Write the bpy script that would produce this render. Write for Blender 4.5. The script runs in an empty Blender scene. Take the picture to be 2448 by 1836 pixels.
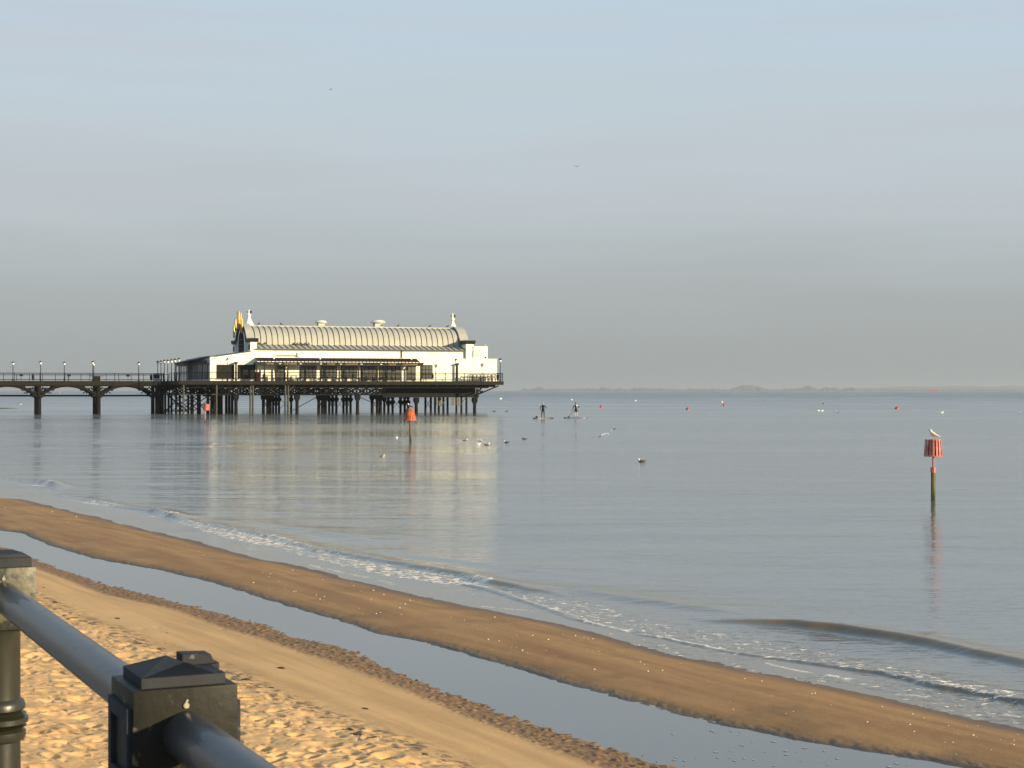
import bpy, math, random
import numpy as np
from mathutils import Vector, Matrix
R = math.radians
random.seed(7); rng = np.random.RandomState(11)
SC = bpy.context.scene
COL = SC.collection
# ------------------------------------------------------------------ camera, sky, sun, exposure
F = 3962.0; CX = 1224.0; HY = 933.5; H = 3.33          # focal length / principal column / horizon row (photo pixels), eye height over the sea
SUN_AZ, SUN_EL = 60.0, 12.0                              # azimuth measured from behind the camera towards the right
cam = bpy.data.cameras.new('camera'); camo = bpy.data.objects.new('camera', cam); COL.objects.link(camo)
camo.location = (0, 0, H); camo.rotation_euler = (R(90), 0, 0)
cam.sensor_width = 36.0; cam.lens = F/2448*36
cam.shift_y = (HY-918)/2448
cam.clip_start = 0.1; cam.clip_end = 30000
cam.dof.use_dof = True; cam.dof.focus_distance = 60; cam.dof.aperture_fstop = 26
SC.camera = camo
SC.view_settings.view_transform = 'Standard'; SC.view_settings.look = 'None'
SC.view_settings.exposure = 0.6; SC.view_settings.gamma = 1.0
EXPO = 2**0.6
SC.cycles.use_denoising = True
SC.cycles.max_bounces = 6; SC.cycles.glossy_bounces = 3; SC.cycles.diffuse_bounces = 3; SC.cycles.volume_bounces = 1
def lin(c):
    c = [v/255 for v in c]
    return [(v/12.92 if v <= .04045 else ((v+.055)/1.055)**2.4) for v in c]
sdir = Vector((math.sin(R(SUN_AZ))*math.cos(R(SUN_EL)), -math.cos(R(SUN_AZ))*math.cos(R(SUN_EL)), math.sin(R(SUN_EL))))
sl = bpy.data.lights.new('sun', 'SUN'); sl.energy = 5.0; sl.angle = R(0.5); sl.color = (1.0, 0.82, 0.53)
so = bpy.data.objects.new('sun', sl); COL.objects.link(so); so.location = (30, -40, 60)
so.rotation_euler = sdir.to_track_quat('Z', 'Y').to_euler()
W = bpy.data.worlds.new('World'); SC.world = W; W.use_nodes = True
nt = W.node_tree; nt.nodes.clear(); N = nt.nodes.new; L = nt.links.new
sky = N('ShaderNodeTexSky'); sky.sky_type = 'NISHITA'; sky.sun_disc = False
sky.sun_elevation = R(SUN_EL); sky.sun_rotation = math.atan2(sdir.x, sdir.y)
sky.dust_density = 3; sky.air_density = 1.0
bg1 = N('ShaderNodeBackground'); bg1.inputs[1].default_value = 0.065; L(sky.outputs[0], bg1.inputs[0])
tc = N('ShaderNodeTexCoord'); sep = N('ShaderNodeSeparateXYZ'); L(tc.outputs['Generated'], sep.inputs[0])
mp = N('ShaderNodeMapping'); mp.inputs['Scale'].default_value = (2.2, 2.2, 26); mp.inputs['Rotation'].default_value = (0, R(3), 0)
L(tc.outputs['Generated'], mp.inputs[0])
n1 = N('ShaderNodeTexNoise'); n1.inputs['Scale'].default_value = 1.3; n1.inputs['Detail'].default_value = 3; n1.inputs['Roughness'].default_value = .45
n1.inputs['Distortion'].default_value = .6
L(mp.outputs[0], n1.inputs[0])
# height into the veil, pushed up and down by the cloud streaks
ctr = N('ShaderNodeMath'); ctr.operation = 'SUBTRACT'; L(n1.outputs[0], ctr.inputs[0]); ctr.inputs[1].default_value = .5
amp = N('ShaderNodeMapRange'); amp.inputs[1].default_value = .01; amp.inputs[2].default_value = .13; amp.inputs[3].default_value = .008; amp.inputs[4].default_value = .085; L(sep.outputs['Z'], amp.inputs[0])
m1 = N('ShaderNodeMath'); m1.operation = 'MULTIPLY'; L(ctr.outputs[0], m1.inputs[0]); L(amp.outputs[0], m1.inputs[1])
m2 = N('ShaderNodeMath'); m2.operation = 'ADD'; L(m1.outputs[0], m2.inputs[0]); L(sep.outputs['Z'], m2.inputs[1])
ramp = N('ShaderNodeValToRGB'); L(m2.outputs[0], ramp.inputs[0])
stops = [(0.0, (161,167,167)), (0.05, (168,174,175)), (0.085, (179,187,191)), (0.115, (187,196,202)), (0.145, (190,200,208)),
         (0.165, (190,203,211)), (0.20, (190,206,217)), (0.25, (186,207,223)), (0.5, (156,190,222)), (1.0, (110,152,206))]
el = ramp.color_ramp.elements
el[0].position = 0; el[1].position = 1
for p, c in stops[1:-1]: el.new(p)
for e, (p, c) in zip(sorted(el, key=lambda q: q.position), stops):
    e.color = [v/EXPO*1.10 for v in lin(c)] + [1]
mp2 = N('ShaderNodeMapping'); mp2.inputs['Scale'].default_value = (1.5, 1.5, 30); mp2.inputs['Rotation'].default_value = (0, R(-2.5), 0); mp2.inputs['Location'].default_value = (3, 1, 2)
L(tc.outputs['Generated'], mp2.inputs[0])
n2 = N('ShaderNodeTexNoise'); n2.inputs['Scale'].default_value = 1.6; n2.inputs['Detail'].default_value = 4; L(mp2.outputs[0], n2.inputs[0])
r2 = N('ShaderNodeMapRange'); r2.inputs[1].default_value = .45; r2.inputs[2].default_value = .72; r2.inputs[3].default_value = 0; r2.inputs[4].default_value = .5
L(n2.outputs[0], r2.inputs[0])
fd2 = N('ShaderNodeMapRange'); fd2.inputs[1].default_value = .05; fd2.inputs[2].default_value = .13; L(sep.outputs['Z'], fd2.inputs[0])
ml = N('ShaderNodeMath'); ml.operation = 'MULTIPLY'; L(r2.outputs[0], ml.inputs[0]); L(fd2.outputs[0], ml.inputs[1])
mx = N('ShaderNodeMixRGB'); mx.inputs[2].default_value = [v/EXPO for v in lin((203,204,212))] + [1]
L(ml.outputs[0], mx.inputs[0]); L(ramp.outputs[0], mx.inputs[1])
bg2 = N('ShaderNodeBackground'); L(mx.outputs[0], bg2.inputs[0])
ms = N('ShaderNodeMixShader'); ms.inputs[0].default_value = .90; L(bg1.outputs[0], ms.inputs[1]); L(bg2.outputs[0], ms.inputs[2])
wo = N('ShaderNodeOutputWorld'); L(ms.outputs[0], wo.inputs[0])

# ------------------------------------------------------------------ helpers
def gp(px, py, z=0.0):
    """ground point under a direction, at height z"""
    Y = (H-z)*F/(py-HY); return Vector(((px-CX)/F*Y, Y, z))
def ap(px, py, Y):
    return Vector(((px-CX)/F*Y, Y, H+(HY-py)/F*Y))
def tag(o, label=None, cat=None, group=None, kind=None):
    if label: o['label'] = label
    if cat: o['category'] = cat
    if group: o['group'] = group
    if kind: o['kind'] = kind
    return o
def empty(name, loc=(0,0,0), rz=0, **k):
    o = bpy.data.objects.new(name, None); COL.objects.link(o); o.location = loc; o.rotation_euler = (0,0,rz)
    o.empty_display_size = .2
    return tag(o, **k)
class MB:
    def __init__(s): s.v = []; s.f = []; s.m = []; s.cm = 0
    def face(s, idx): s.f.append(tuple(idx)); s.m.append(s.cm)
    def box(s, x0, y0, z0, x1, y1, z1, M=None):
        b = len(s.v); P = [(x0,y0,z0),(x1,y0,z0),(x1,y1,z0),(x0,y1,z0),(x0,y0,z1),(x1,y0,z1),(x1,y1,z1),(x0,y1,z1)]
        s.v += [tuple(M @ Vector(p)) if M else p for p in P]
        for q in ((0,3,2,1),(4,5,6,7),(0,1,5,4),(1,2,6,5),(2,3,7,6),(3,0,4,7)): s.face([b+i for i in q])
        return s
    def tube(s, pts, rad, n=8, cap=True):
        pts = [Vector(p) for p in pts]; rad = rad if isinstance(rad, (list, tuple)) else [rad]*len(pts)
        b = len(s.v); up = Vector((0,0,1))
        for i, p in enumerate(pts):
            d = (pts[min(i+1, len(pts)-1)] - pts[max(i-1, 0)]).normalized()
            a = d.cross(up)
            if a.length < .01: a = Vector((1,0,0))
            a.normalize(); c = a.cross(d); r = rad[i]
            rx, rz = (r if isinstance(r, tuple) else (r, r))
            for k in range(n):
                t = 2*math.pi*k/n; s.v.append(tuple(p + a*(math.cos(t)*rx) + c*(math.sin(t)*rz)))
        for i in range(len(pts)-1):
            for k in range(n):
                k2 = (k+1) % n
                s.face((b+i*n+k, b+(i+1)*n+k, b+(i+1)*n+k2, b+i*n+k2))
        if cap:
            s.face([b+k for k in range(n)]); s.face([b+(len(pts)-1)*n+k for k in range(n-1, -1, -1)])
        return s
    def lathe(s, prof, n=12, c=(0,0,0), ph=0):
        b = len(s.v)
        for r, z in prof:
            for k in range(n):
                t = 2*math.pi*k/n+ph; s.v.append((c[0]+r*math.cos(t), c[1]+r*math.sin(t), c[2]+z))
        for i in range(len(prof)-1):
            for k in range(n):
                k2 = (k+1) % n
                s.face((b+i*n+k, b+i*n+k2, b+(i+1)*n+k2, b+(i+1)*n+k))
        s.face([b+k for k in range(n-1, -1, -1)]); s.face([b+(len(prof)-1)*n+k for k in range(n)])
        return s
    def prism(s, poly, f0, f1):
        """poly: 2d points; f0/f1 map a 2d point to the 3d point of either end face"""
        n = len(poly); b = len(s.v)
        s.v += [tuple(f0(p)) for p in poly] + [tuple(f1(p)) for p in poly]
        s.face([b+i for i in range(n)]); s.face([b+n+i for i in range(n-1, -1, -1)])
        for i in range(n):
            j = (i+1) % n; s.face((b+i, b+n+i, b+n+j, b+j))
        return s
    def build(s, name, mat, parent=None, smooth=False, bevel=0, loc=None, **k):
        me = bpy.data.meshes.new(name); me.from_pydata(s.v, [], s.f)
        for m in (mat if isinstance(mat, list) else [mat]): me.materials.append(m)
        if isinstance(mat, list): me.polygons.foreach_set('material_index', s.m)
        import bmesh
        bm = bmesh.new(); bm.from_mesh(me); bmesh.ops.recalc_face_normals(bm, faces=bm.faces)
        if bevel: bmesh.ops.bevel(bm, geom=bm.edges[:], offset=bevel, segments=2, affect='EDGES', profile=.6)
        bm.to_mesh(me); bm.free()
        if smooth:
            me.polygons.foreach_set('use_smooth', [True]*len(me.polygons))
            try: me.set_sharp_from_angle(angle=R(40))
            except Exception: pass
        o = bpy.data.objects.new(name, me); COL.objects.link(o)
        if parent: o.parent = parent
        if loc is not None: o.location = loc
        return tag(o, **k)
def kids(o): return [c for c in bpy.data.objects if c.parent == o]
def copy_tree(o, parent=None):
    c = o.copy(); COL.objects.link(c)
    if parent: c.parent = parent
    for ch in KIDS.get(o.name, None) or kids(o): copy_tree(ch, c)
    return c
KIDS = {}
def copy_thing(o, loc=None, rz=None, scale=None, **k):
    c = copy_tree(o)
    if loc is not None: c.location = loc
    if rz is not None: c.rotation_euler = (0,0,rz)
    if scale: c.scale = (scale,)*3
    return tag(c, **k)

def mat(name, c1, c2=None, scale=5, rough=.7, spec=.5, metal=0, bump=0, bscale=None, contrast=(.35,.65), detail=5, stretch=(1,1,1), c3=None, s3=1.0, t3=(.6,.7), coat=0):
    m = bpy.data.materials.new(name); m.use_nodes = True; t = m.node_tree; p = t.nodes['Principled BSDF']
    p.inputs['Roughness'].default_value = rough; p.inputs['Metallic'].default_value = metal
    p.inputs['Specular IOR Level'].default_value = spec; p.inputs['Coat Weight'].default_value = coat
    c2 = c2 or [v*.8 for v in c1]
    tcn = t.nodes.new('ShaderNodeTexCoord'); mpn = t.nodes.new('ShaderNodeMapping'); mpn.inputs['Scale'].default_value = stretch
    t.links.new(tcn.outputs['Object'], mpn.inputs[0])
    n = t.nodes.new('ShaderNodeTexNoise'); n.inputs['Scale'].default_value = scale; n.inputs['Detail'].default_value = detail; t.links.new(mpn.outputs[0], n.inputs[0])
    mr = t.nodes.new('ShaderNodeMapRange'); mr.inputs[1].default_value, mr.inputs[2].default_value = contrast; t.links.new(n.outputs[0], mr.inputs[0])
    x = t.nodes.new('ShaderNodeMixRGB'); x.inputs[1].default_value = (*c1, 1); x.inputs[2].default_value = (*c2, 1); t.links.new(mr.outputs[0], x.inputs[0])
    out = x.outputs[0]
    if c3:
        n3 = t.nodes.new('ShaderNodeTexNoise'); n3.inputs['Scale'].default_value = s3; n3.inputs['Detail'].default_value = 6; t.links.new(mpn.outputs[0], n3.inputs[0])
        m3 = t.nodes.new('ShaderNodeMapRange'); m3.inputs[1].default_value, m3.inputs[2].default_value = t3; t.links.new(n3.outputs[0], m3.inputs[0])
        x3 = t.nodes.new('ShaderNodeMixRGB'); x3.inputs[2].default_value = (*c3, 1); t.links.new(m3.outputs[0], x3.inputs[0]); t.links.new(out, x3.inputs[1]); out = x3.outputs[0]
    t.links.new(out, p.inputs['Base Color'])
    if bump:
        nb = t.nodes.new('ShaderNodeTexNoise'); nb.inputs['Scale'].default_value = bscale or scale*3; nb.inputs['Detail'].default_value = 6; t.links.new(mpn.outputs[0], nb.inputs[0])
        bp = t.nodes.new('ShaderNodeBump'); bp.inputs['Distance'].default_value = bump; t.links.new(nb.outputs[0], bp.inputs['Height']); t.links.new(bp.outputs[0], p.inputs['Normal'])
    return m
M = {}
M['white'] = mat('painted_render', (.88,.86,.70), (.84,.81,.64), .6, .75, .3, c3=(.62,.55,.44), s3=.9, t3=(.66,.8), stretch=(1,1,.5))
M['cream'] = mat('cream_paint', (.74,.71,.62), (.66,.62,.52), 2, .6)
M['pink'] = mat('faded_pink_paint', (.72,.52,.42), (.76,.62,.5), 6, .7)
M['roof'] = mat('lead_grey_roof', (0.414,0.4002,0.322), (0.368,0.3588,0.2898), .7, .5, .5, c3=(.34,.335,.285), s3=2.4, t3=(.55,.75))
M['seam'] = mat('roof_seam', (.075,.07,.055), (.055,.05,.04), 3, .6, spec=.12)
M['darkroof'] = mat('slate_roof', (.10,.11,.12), (.07,.075,.08), 2, .6, spec=.12)
M['trim'] = mat('dark_trim', (0.0225,0.025,0.03), (0.015,0.0165,0.02), 3, .5, spec=.12)
M['shadegrey'] = mat('shade_grey_paint', (.45,.46,.47), (.38,.39,.41), 2, .6)  # shade painted in on west gable and entrance; plain grey on kiosk and porch
M['gold'] = mat('gilt_metal', (.66,.43,.16), (.50,.30,.09), 5, .42, metal=.65)
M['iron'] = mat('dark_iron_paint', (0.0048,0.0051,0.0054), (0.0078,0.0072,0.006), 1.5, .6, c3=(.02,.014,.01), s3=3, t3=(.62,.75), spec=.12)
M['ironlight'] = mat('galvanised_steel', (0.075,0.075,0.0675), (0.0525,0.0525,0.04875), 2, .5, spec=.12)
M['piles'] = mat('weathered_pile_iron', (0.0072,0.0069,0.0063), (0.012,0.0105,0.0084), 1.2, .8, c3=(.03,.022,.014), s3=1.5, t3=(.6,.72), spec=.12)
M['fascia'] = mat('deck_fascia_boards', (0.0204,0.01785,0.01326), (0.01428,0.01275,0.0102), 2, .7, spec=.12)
M['timber'] = mat('deck_timber', (.16,.14,.11), (.11,.095,.075), 3, .8, spec=.12)
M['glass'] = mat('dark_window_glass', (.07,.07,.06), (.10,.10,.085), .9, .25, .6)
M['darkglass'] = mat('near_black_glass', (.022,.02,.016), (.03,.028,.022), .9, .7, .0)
M['frame'] = mat('window_frame', (.022,.02,.016), (.016,.015,.012), 4, .5, spec=.12)
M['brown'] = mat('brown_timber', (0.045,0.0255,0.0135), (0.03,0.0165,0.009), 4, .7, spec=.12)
M['lampglass'] = mat('milky_lamp_glass', (.85,.86,.84), (.8,.8,.78), 4, .15)
M['vent'] = mat('vent_metal', (.42,.43,.38), (.36,.37,.33), 3, .5)
M['redA'] = mat('faded_red_paint', (.42,.095,.08), (.50,.17,.14), 9, .6, c3=(.62,.38,.32), s3=7, t3=(.52,.66), stretch=(1,1,.3))
M['redB'] = mat('rusty_orange_red', (.40,.085,.035), (.26,.05,.022), 12, .7, c3=(.62,.16,.05), s3=9, t3=(.5,.62), stretch=(1,1,.25))
M['redC'] = mat('pinkish_red_paint', (.46,.13,.11), (.40,.11,.09), 9, .6)
M['reddark'] = mat('shaded_red_interior', (.10,.025,.02), (.06,.015,.012), 9, .8)  # shade painted into the core behind the basket slats
M['post'] = mat('algae_covered_post', (.16,.12,.055), (.08,.075,.03), 5, .9, bump=.01, stretch=(1,1,.25), c3=(.035,.05,.02), s3=4, t3=(.5,.6))
M['buoyred'] = mat('red_buoy_plastic', (.55,.04,.03), (.45,.03,.025), 4, .35)
M['buoywhite'] = mat('white_buoy_plastic', (.78,.72,.60), (.7,.62,.48), 4, .4)
M['feather'] = mat('white_feathers', (.80,.77,.70), (.70,.66,.58), 12, .8)
M['featherbuff'] = mat('cream_feathers', (.72,.62,.42), (.62,.50,.33), 12, .8)
M['feathergrey'] = mat('grey_feathers', (.22,.23,.25), (.15,.16,.17), 14, .8)
M['featherdark'] = mat('dark_feathers', (.035,.032,.03), (.06,.05,.04), 14, .8)
M['featherbrown'] = mat('brown_feathers', (.10,.07,.045), (.16,.12,.08), 14, .8)
M['bill'] = mat('yellow_bill', (.55,.34,.06), (.5,.25,.05), 10, .5)
M['wetsuit'] = mat('black_neoprene', (.007,.008,.008), (.012,.012,.011), 5, .6, spec=.1)
M['skin'] = mat('skin', (.62,.38,.27), (.55,.32,.22), 5, .5)
M['hair'] = mat('dark_hair', (.03,.02,.014), (.05,.035,.02), 20, .6)
M['grey_hair'] = mat('fair_hair', (.42,.36,.28), (.32,.26,.2), 20, .6)
M['boardblack'] = mat('black_board', (.03,.035,.05), (.02,.025,.03), 3, .35)
M['boardblue'] = mat('navy_board', (.05,.07,.16), (.04,.05,.12), 3, .35)
M['boardwhite'] = mat('white_board_panel', (.75,.76,.76), (.68,.7,.72), 3, .3)
M['ship'] = mat('ship_red_hull', (.55,.05,.04), (.4,.04,.03), .3, .6)
M['shell'] = mat('shell_white', (.88,.80,.66), (.72,.60,.44), 30, .5)
M['weed'] = mat('dark_seaweed', (.045,.03,.015), (.09,.06,.025), 20, .6)
M['farwood'] = mat('far_foliage', (.09,.10,.075), (.07,.08,.06), .02, .95)
M['concrete'] = mat('promenade_concrete', (.30,.28,.25), (.22,.21,.19), 3, .85, bump=.004)
# railing paints
M['rail'] = mat('grey_rail_paint', (.024,.025,.025), (.036,.036,.035), 3, .34, .32, bump=.0004, bscale=60, c3=(.010,.011,.014), s3=30, t3=(.61,.64), stretch=(1,.35,1), coat=.2)
M['box1'] = mat('worn_dark_post_paint', (0.0108,0.0108,0.00855), (0.0189,0.01755,0.01215), 14, .48, .14, bump=.0018, bscale=26, c3=(.10,.085,.05), s3=34, t3=(.62,.70))
M['box2'] = mat('weathered_sunlit_post_paint', (0.1271,0.1121,0.06728), (0.07101,0.06578,0.04111), 11, .42, .4, bump=.002, bscale=30, c3=(.02,.024,.018), s3=19, t3=(.56,.64))  # pale tan mixes real wear with sunlight painted into the head
M['glint'] = mat('glint_metal', (.75,.68,.5), (.6,.5,.35), 40, .25, metal=.8)  # bright colour that paints the glint on the post heads
M['shaft'] = mat('dark_olive_post_paint', (0.02025,0.01935,0.0126), (0.03375,0.0315,0.02025), 7, .35, .5, bump=.0015, bscale=22, c3=(.018,.02,.014), s3=14, t3=(.55,.63), stretch=(1,1,.35))
M['captop'] = mat('chipped_cap_paint', (0.0228,0.0252,0.0276), (0.039,0.042,0.045), 12, .72, .15, bump=.0015, bscale=30, c3=(.14,.14,.13), s3=40, t3=(.66,.72))

# numpy noise
def hsh(i, j, s):
    v = np.sin(i*127.1 + j*311.7 + s*74.7)*43758.5453; return v - np.floor(v)
def vnoise(x, y, s=0):
    i = np.floor(x); j = np.floor(y); u = x-i; v = y-j; u = u*u*(3-2*u); v = v*v*(3-2*v)
    a = hsh(i,j,s); b = hsh(i+1,j,s); c = hsh(i,j+1,s); d = hsh(i+1,j+1,s)
    return (a*(1-u)+b*u)*(1-v) + (c*(1-u)+d*u)*v
def fbm(x, y, o=4, s=0):
    t = 0; a = .5; n = 0
    for k in range(o): t = t + a*vnoise(x, y, s+k*7); n += a; a *= .5; x = x*2.03+3.1; y = y*2.03+1.7
    return t/n
def worley(x, y, s=0, jit=.9):
    i0 = np.floor(x); j0 = np.floor(y); best = np.full(x.shape, 9.0); rid = np.zeros(x.shape)
    for di in (-1,0,1):
        for dj in (-1,0,1):
            i = i0+di; j = j0+dj
            cx = i+.5+(hsh(i,j,s)-.5)*jit; cy = j+.5+(hsh(i,j,s+5)-.5)*jit
            ang = hsh(i,j,s+3)*3.14; dx = x-cx; dy = y-cy
            ca = np.cos(ang); sa = np.sin(ang); ax = dx*ca+dy*sa; ay = (-dx*sa+dy*ca)*1.7
            d = ax*ax+ay*ay; m = d < best
            best = np.where(m, d, best); rid = np.where(m, hsh(i,j,s+9), rid)
    return np.sqrt(best), rid
def grid_mesh(name, X, Y, Z, mats, attrs=None, **k):
    r, c = X.shape; me = bpy.data.meshes.new(name)
    v = np.stack([X, Y, Z], -1).reshape(-1, 3).astype(np.float32)
    me.vertices.add(r*c); me.vertices.foreach_set('co', v.ravel())
    i = np.arange(r*c).reshape(r, c); q = np.stack([i[:-1,:-1], i[:-1,1:], i[1:,1:], i[1:,:-1]], -1).reshape(-1, 4)
    n = len(q); me.loops.add(n*4); me.loops.foreach_set('vertex_index', q.ravel().astype(np.int32))
    me.polygons.add(n); me.polygons.foreach_set('loop_start', (np.arange(n)*4).astype(np.int32)); me.polygons.foreach_set('loop_total', np.full(n, 4, np.int32))
    me.update(calc_edges=True); me.polygons.foreach_set('use_smooth', np.ones(n, bool))
    for an, av in (attrs or {}).items():
        at = me.attributes.new(an, 'FLOAT', 'POINT'); at.data.foreach_set('value', av.ravel().astype(np.float32))
    me.materials.append(mats); me.validate()
    o = bpy.data.objects.new(name, me); COL.objects.link(o); return tag(o, **k)

# ------------------------------------------------------------------ the beach in (u, v): u along the shore (away), v towards the sea
AU = (-.505, .863); AV = (.863, .505)
def uv(x, y): return x*AU[0]+y*AU[1], x*AV[0]+y*AV[1]
def xy(u, v): return u*AU[0]+v*AV[0], u*AU[1]+v*AV[1]
def curve(pts, z):
    P = [gp(a, b, z) for a, b in pts]; q = sorted(uv(p.x, p.y) for p in P)
    us = [a for a, b in q]; vs = [b for a, b in q]
    s0 = (vs[1]-vs[0])/(us[1]-us[0]) if us[1] > us[0] else 0; s1 = (vs[-1]-vs[-3])/(us[-1]-us[-3])
    s0 = max(-.25, min(.25, s0)); s1 = max(-.25, min(.25, s1))
    us = [us[0]-30] + us + [us[-1]+200]; vs = [vs[0]-30*s0*.3] + vs + [vs[-1]+200*s1*.3]
    return np.array(us), np.array(vs)
ZP = .06
c_dry = curve([(20,1395),(94,1427),(167,1468),(254,1498),(368,1548),(419,1571),(574,1615),(702,1682),(836,1726),(970,1776),(1087,1830)], .42)
c_band = curve([(0,1325),(120,1370),(253,1420),(400,1451),(500,1489),(634,1530),(735,1562),(853,1600),(920,1625),(1003,1662),(1100,1704),(1300,1785),(1400,1822)], .16)
c_pool0 = curve([(0,1306),(57,1321),(80,1336),(158,1366),(253,1398),(400,1434),(500,1461),(634,1495),(686,1521),(735,1530),(802,1545),(853,1565),(920,1595),(1003,1632),(1100,1667),(1250,1722),(1400,1772),(1500,1807),(1600,1834)], ZP)
c_pool1 = curve([(0,1268),(50,1273),(120,1303),(222,1334),(380,1362),(506,1391),(600,1420),(780,1475),(905,1515),(1017,1536),(1225,1594),(1400,1645),(1500,1672),(1600,1701),(1740,1734),(1874,1762),(2064,1793),(2300,1831)], ZP)
c_sea = curve([(0,1183),(104,1206),(206,1230),(316,1257),(475,1297),(600,1332),(700,1352),(960,1417),(1400,1507),(1590,1561),(1874,1620),(2111,1665),(2448,1748)], 0)
def cv(c, u): return np.interp(u, c[0], c[1])
def terrain(u, v):
    ud = u + 0*v
    wob = (fbm(ud*.9, v*.9, 3, 3)-.5)*.10
    a = cv(c_dry,u)+wob*2; b = cv(c_band,u)+wob; p0 = cv(c_pool0,u)+wob*1.2+(fbm(ud*3.5,v*2,2,8)-.5)*.10; p1 = cv(c_pool1,u)+wob*.7+(vnoise(ud*4,v*0,5)-.5)*.05; s = cv(c_sea,u)+(vnoise(ud*1.6,v*0,6)-.5)*.12
    mid = (p0+p1)/2; crest = p1*.55+s*.45
    knots = [np.zeros_like(a)-2, a*.3, a, b, p0, mid, p1, p1+.16, crest, s, s+2, s+10, s+300]
    zs = [1.0, .85, .42, .15, ZP, -.01, ZP, .095, .125, 0.0, -.12, -.6, -4.0]
    def ev(vv):
        z = np.full(u.shape, -4.0); z = np.where(vv < knots[0], zs[0], z)
        for k in range(len(knots)-1):
            t = (vv-knots[k])/np.maximum(knots[k+1]-knots[k], 1e-3); m = (t >= 0) & (t < 1)
            z = np.where(m, zs[k]+(zs[k+1]-zs[k])*t, z)
        return z
    z = ev(v)*.5 + ev(v-.12)*.25 + ev(v+.12)*.25
    dry = 1/(1+np.exp(np.clip((v-a)/.10, -30, 30)))
    band = 1/(1+np.exp(np.clip((b-v)/.05, -30, 30))) * (v < p0+.25)
    return z, dry, band, a, b, p0, p1, s
def ground_z(x, y):
    u, v = uv(np.array([x]), np.array([y])); return float(terrain(u, v)[0][0])
# angular columns: dense inside the picture, sparse beyond
az = np.concatenate([np.linspace(-50,-18.6,60)[:-1], np.linspace(-18.6,18.6,1150), np.linspace(18.6,50,60)[1:]])
dy = np.concatenate([np.linspace(930, 150, 800), np.linspace(149, 60, 60)])
rows = np.concatenate([np.linspace(1.0, 10.4, 60)[:-1], (H-.45)*F/(dy+165)])
rows = np.unique(rows[rows < 90]); rows.sort()
TA = np.tan(np.radians(az)); X = rows[:,None]*TA[None,:]; Yg = np.repeat(rows[:,None], len(az), 1)
u, v = uv(X, Yg)
z, dry, band, a_, b_, p0_, p1_, s_ = terrain(u, v)
# footprints and scuffs in the dry sand
w1, r1 = worley(u/.23+.5*fbm(u*3,v*3,2,91), v/.20, 1); w2, r2_ = worley(u/.10+9, v/.09, 2); w3, r3 = worley(u/.55, v/.5, 4)
dent = -.042*np.exp(-(w1/.30)**2)*(r1 > .34)*(r1*1.15) - .010*np.exp(-(w2/.36)**2)*(r2_ > .45) + .008*np.exp(-((w1-.58)/.16)**2)*(r1 > .45) + .030*(fbm(u*5, v*5, 4, 12)-.5) + .05*(fbm(u*1.3, v*1.3, 2, 13)-.5)
dent = dent - .034*np.exp(-(w3/.26)**2)*(r3 > .5)*r3 + .010*np.exp(-((w3-.40)/.10)**2)*(r3 > .5)
z = z + dry*dent
# a few tracks in the damp sand
damp = (1-dry)*(v < b_)
z = z + damp*(-.010*np.exp(-(w3/.14)**2)*(r3 > .86) + .012*(fbm(u*.5, v*1.2, 3, 15)-.5) + .002*(fbm(u*14, v*14, 2, 16)-.5))
# strandline crumbs
edge = np.exp(-((v-a_)/.30)**2); z = z + edge*.022*(fbm(u*7, v*10, 3, 17)-.45)
# lumpy worm-cast band beside the runnel
w4, r4 = worley(X/.10+.6*fbm(X*9,Yg*6,2,81), Yg/.17, 21); bandw = band*np.clip((p0_+.16-v)/.10, 0, 1)
z = z + bandw*(.016*np.exp(-(w4/.42)**2)*(.2+r4) + .020*(fbm(X*13,Yg*8,3,82)-.5) - .003)
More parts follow.
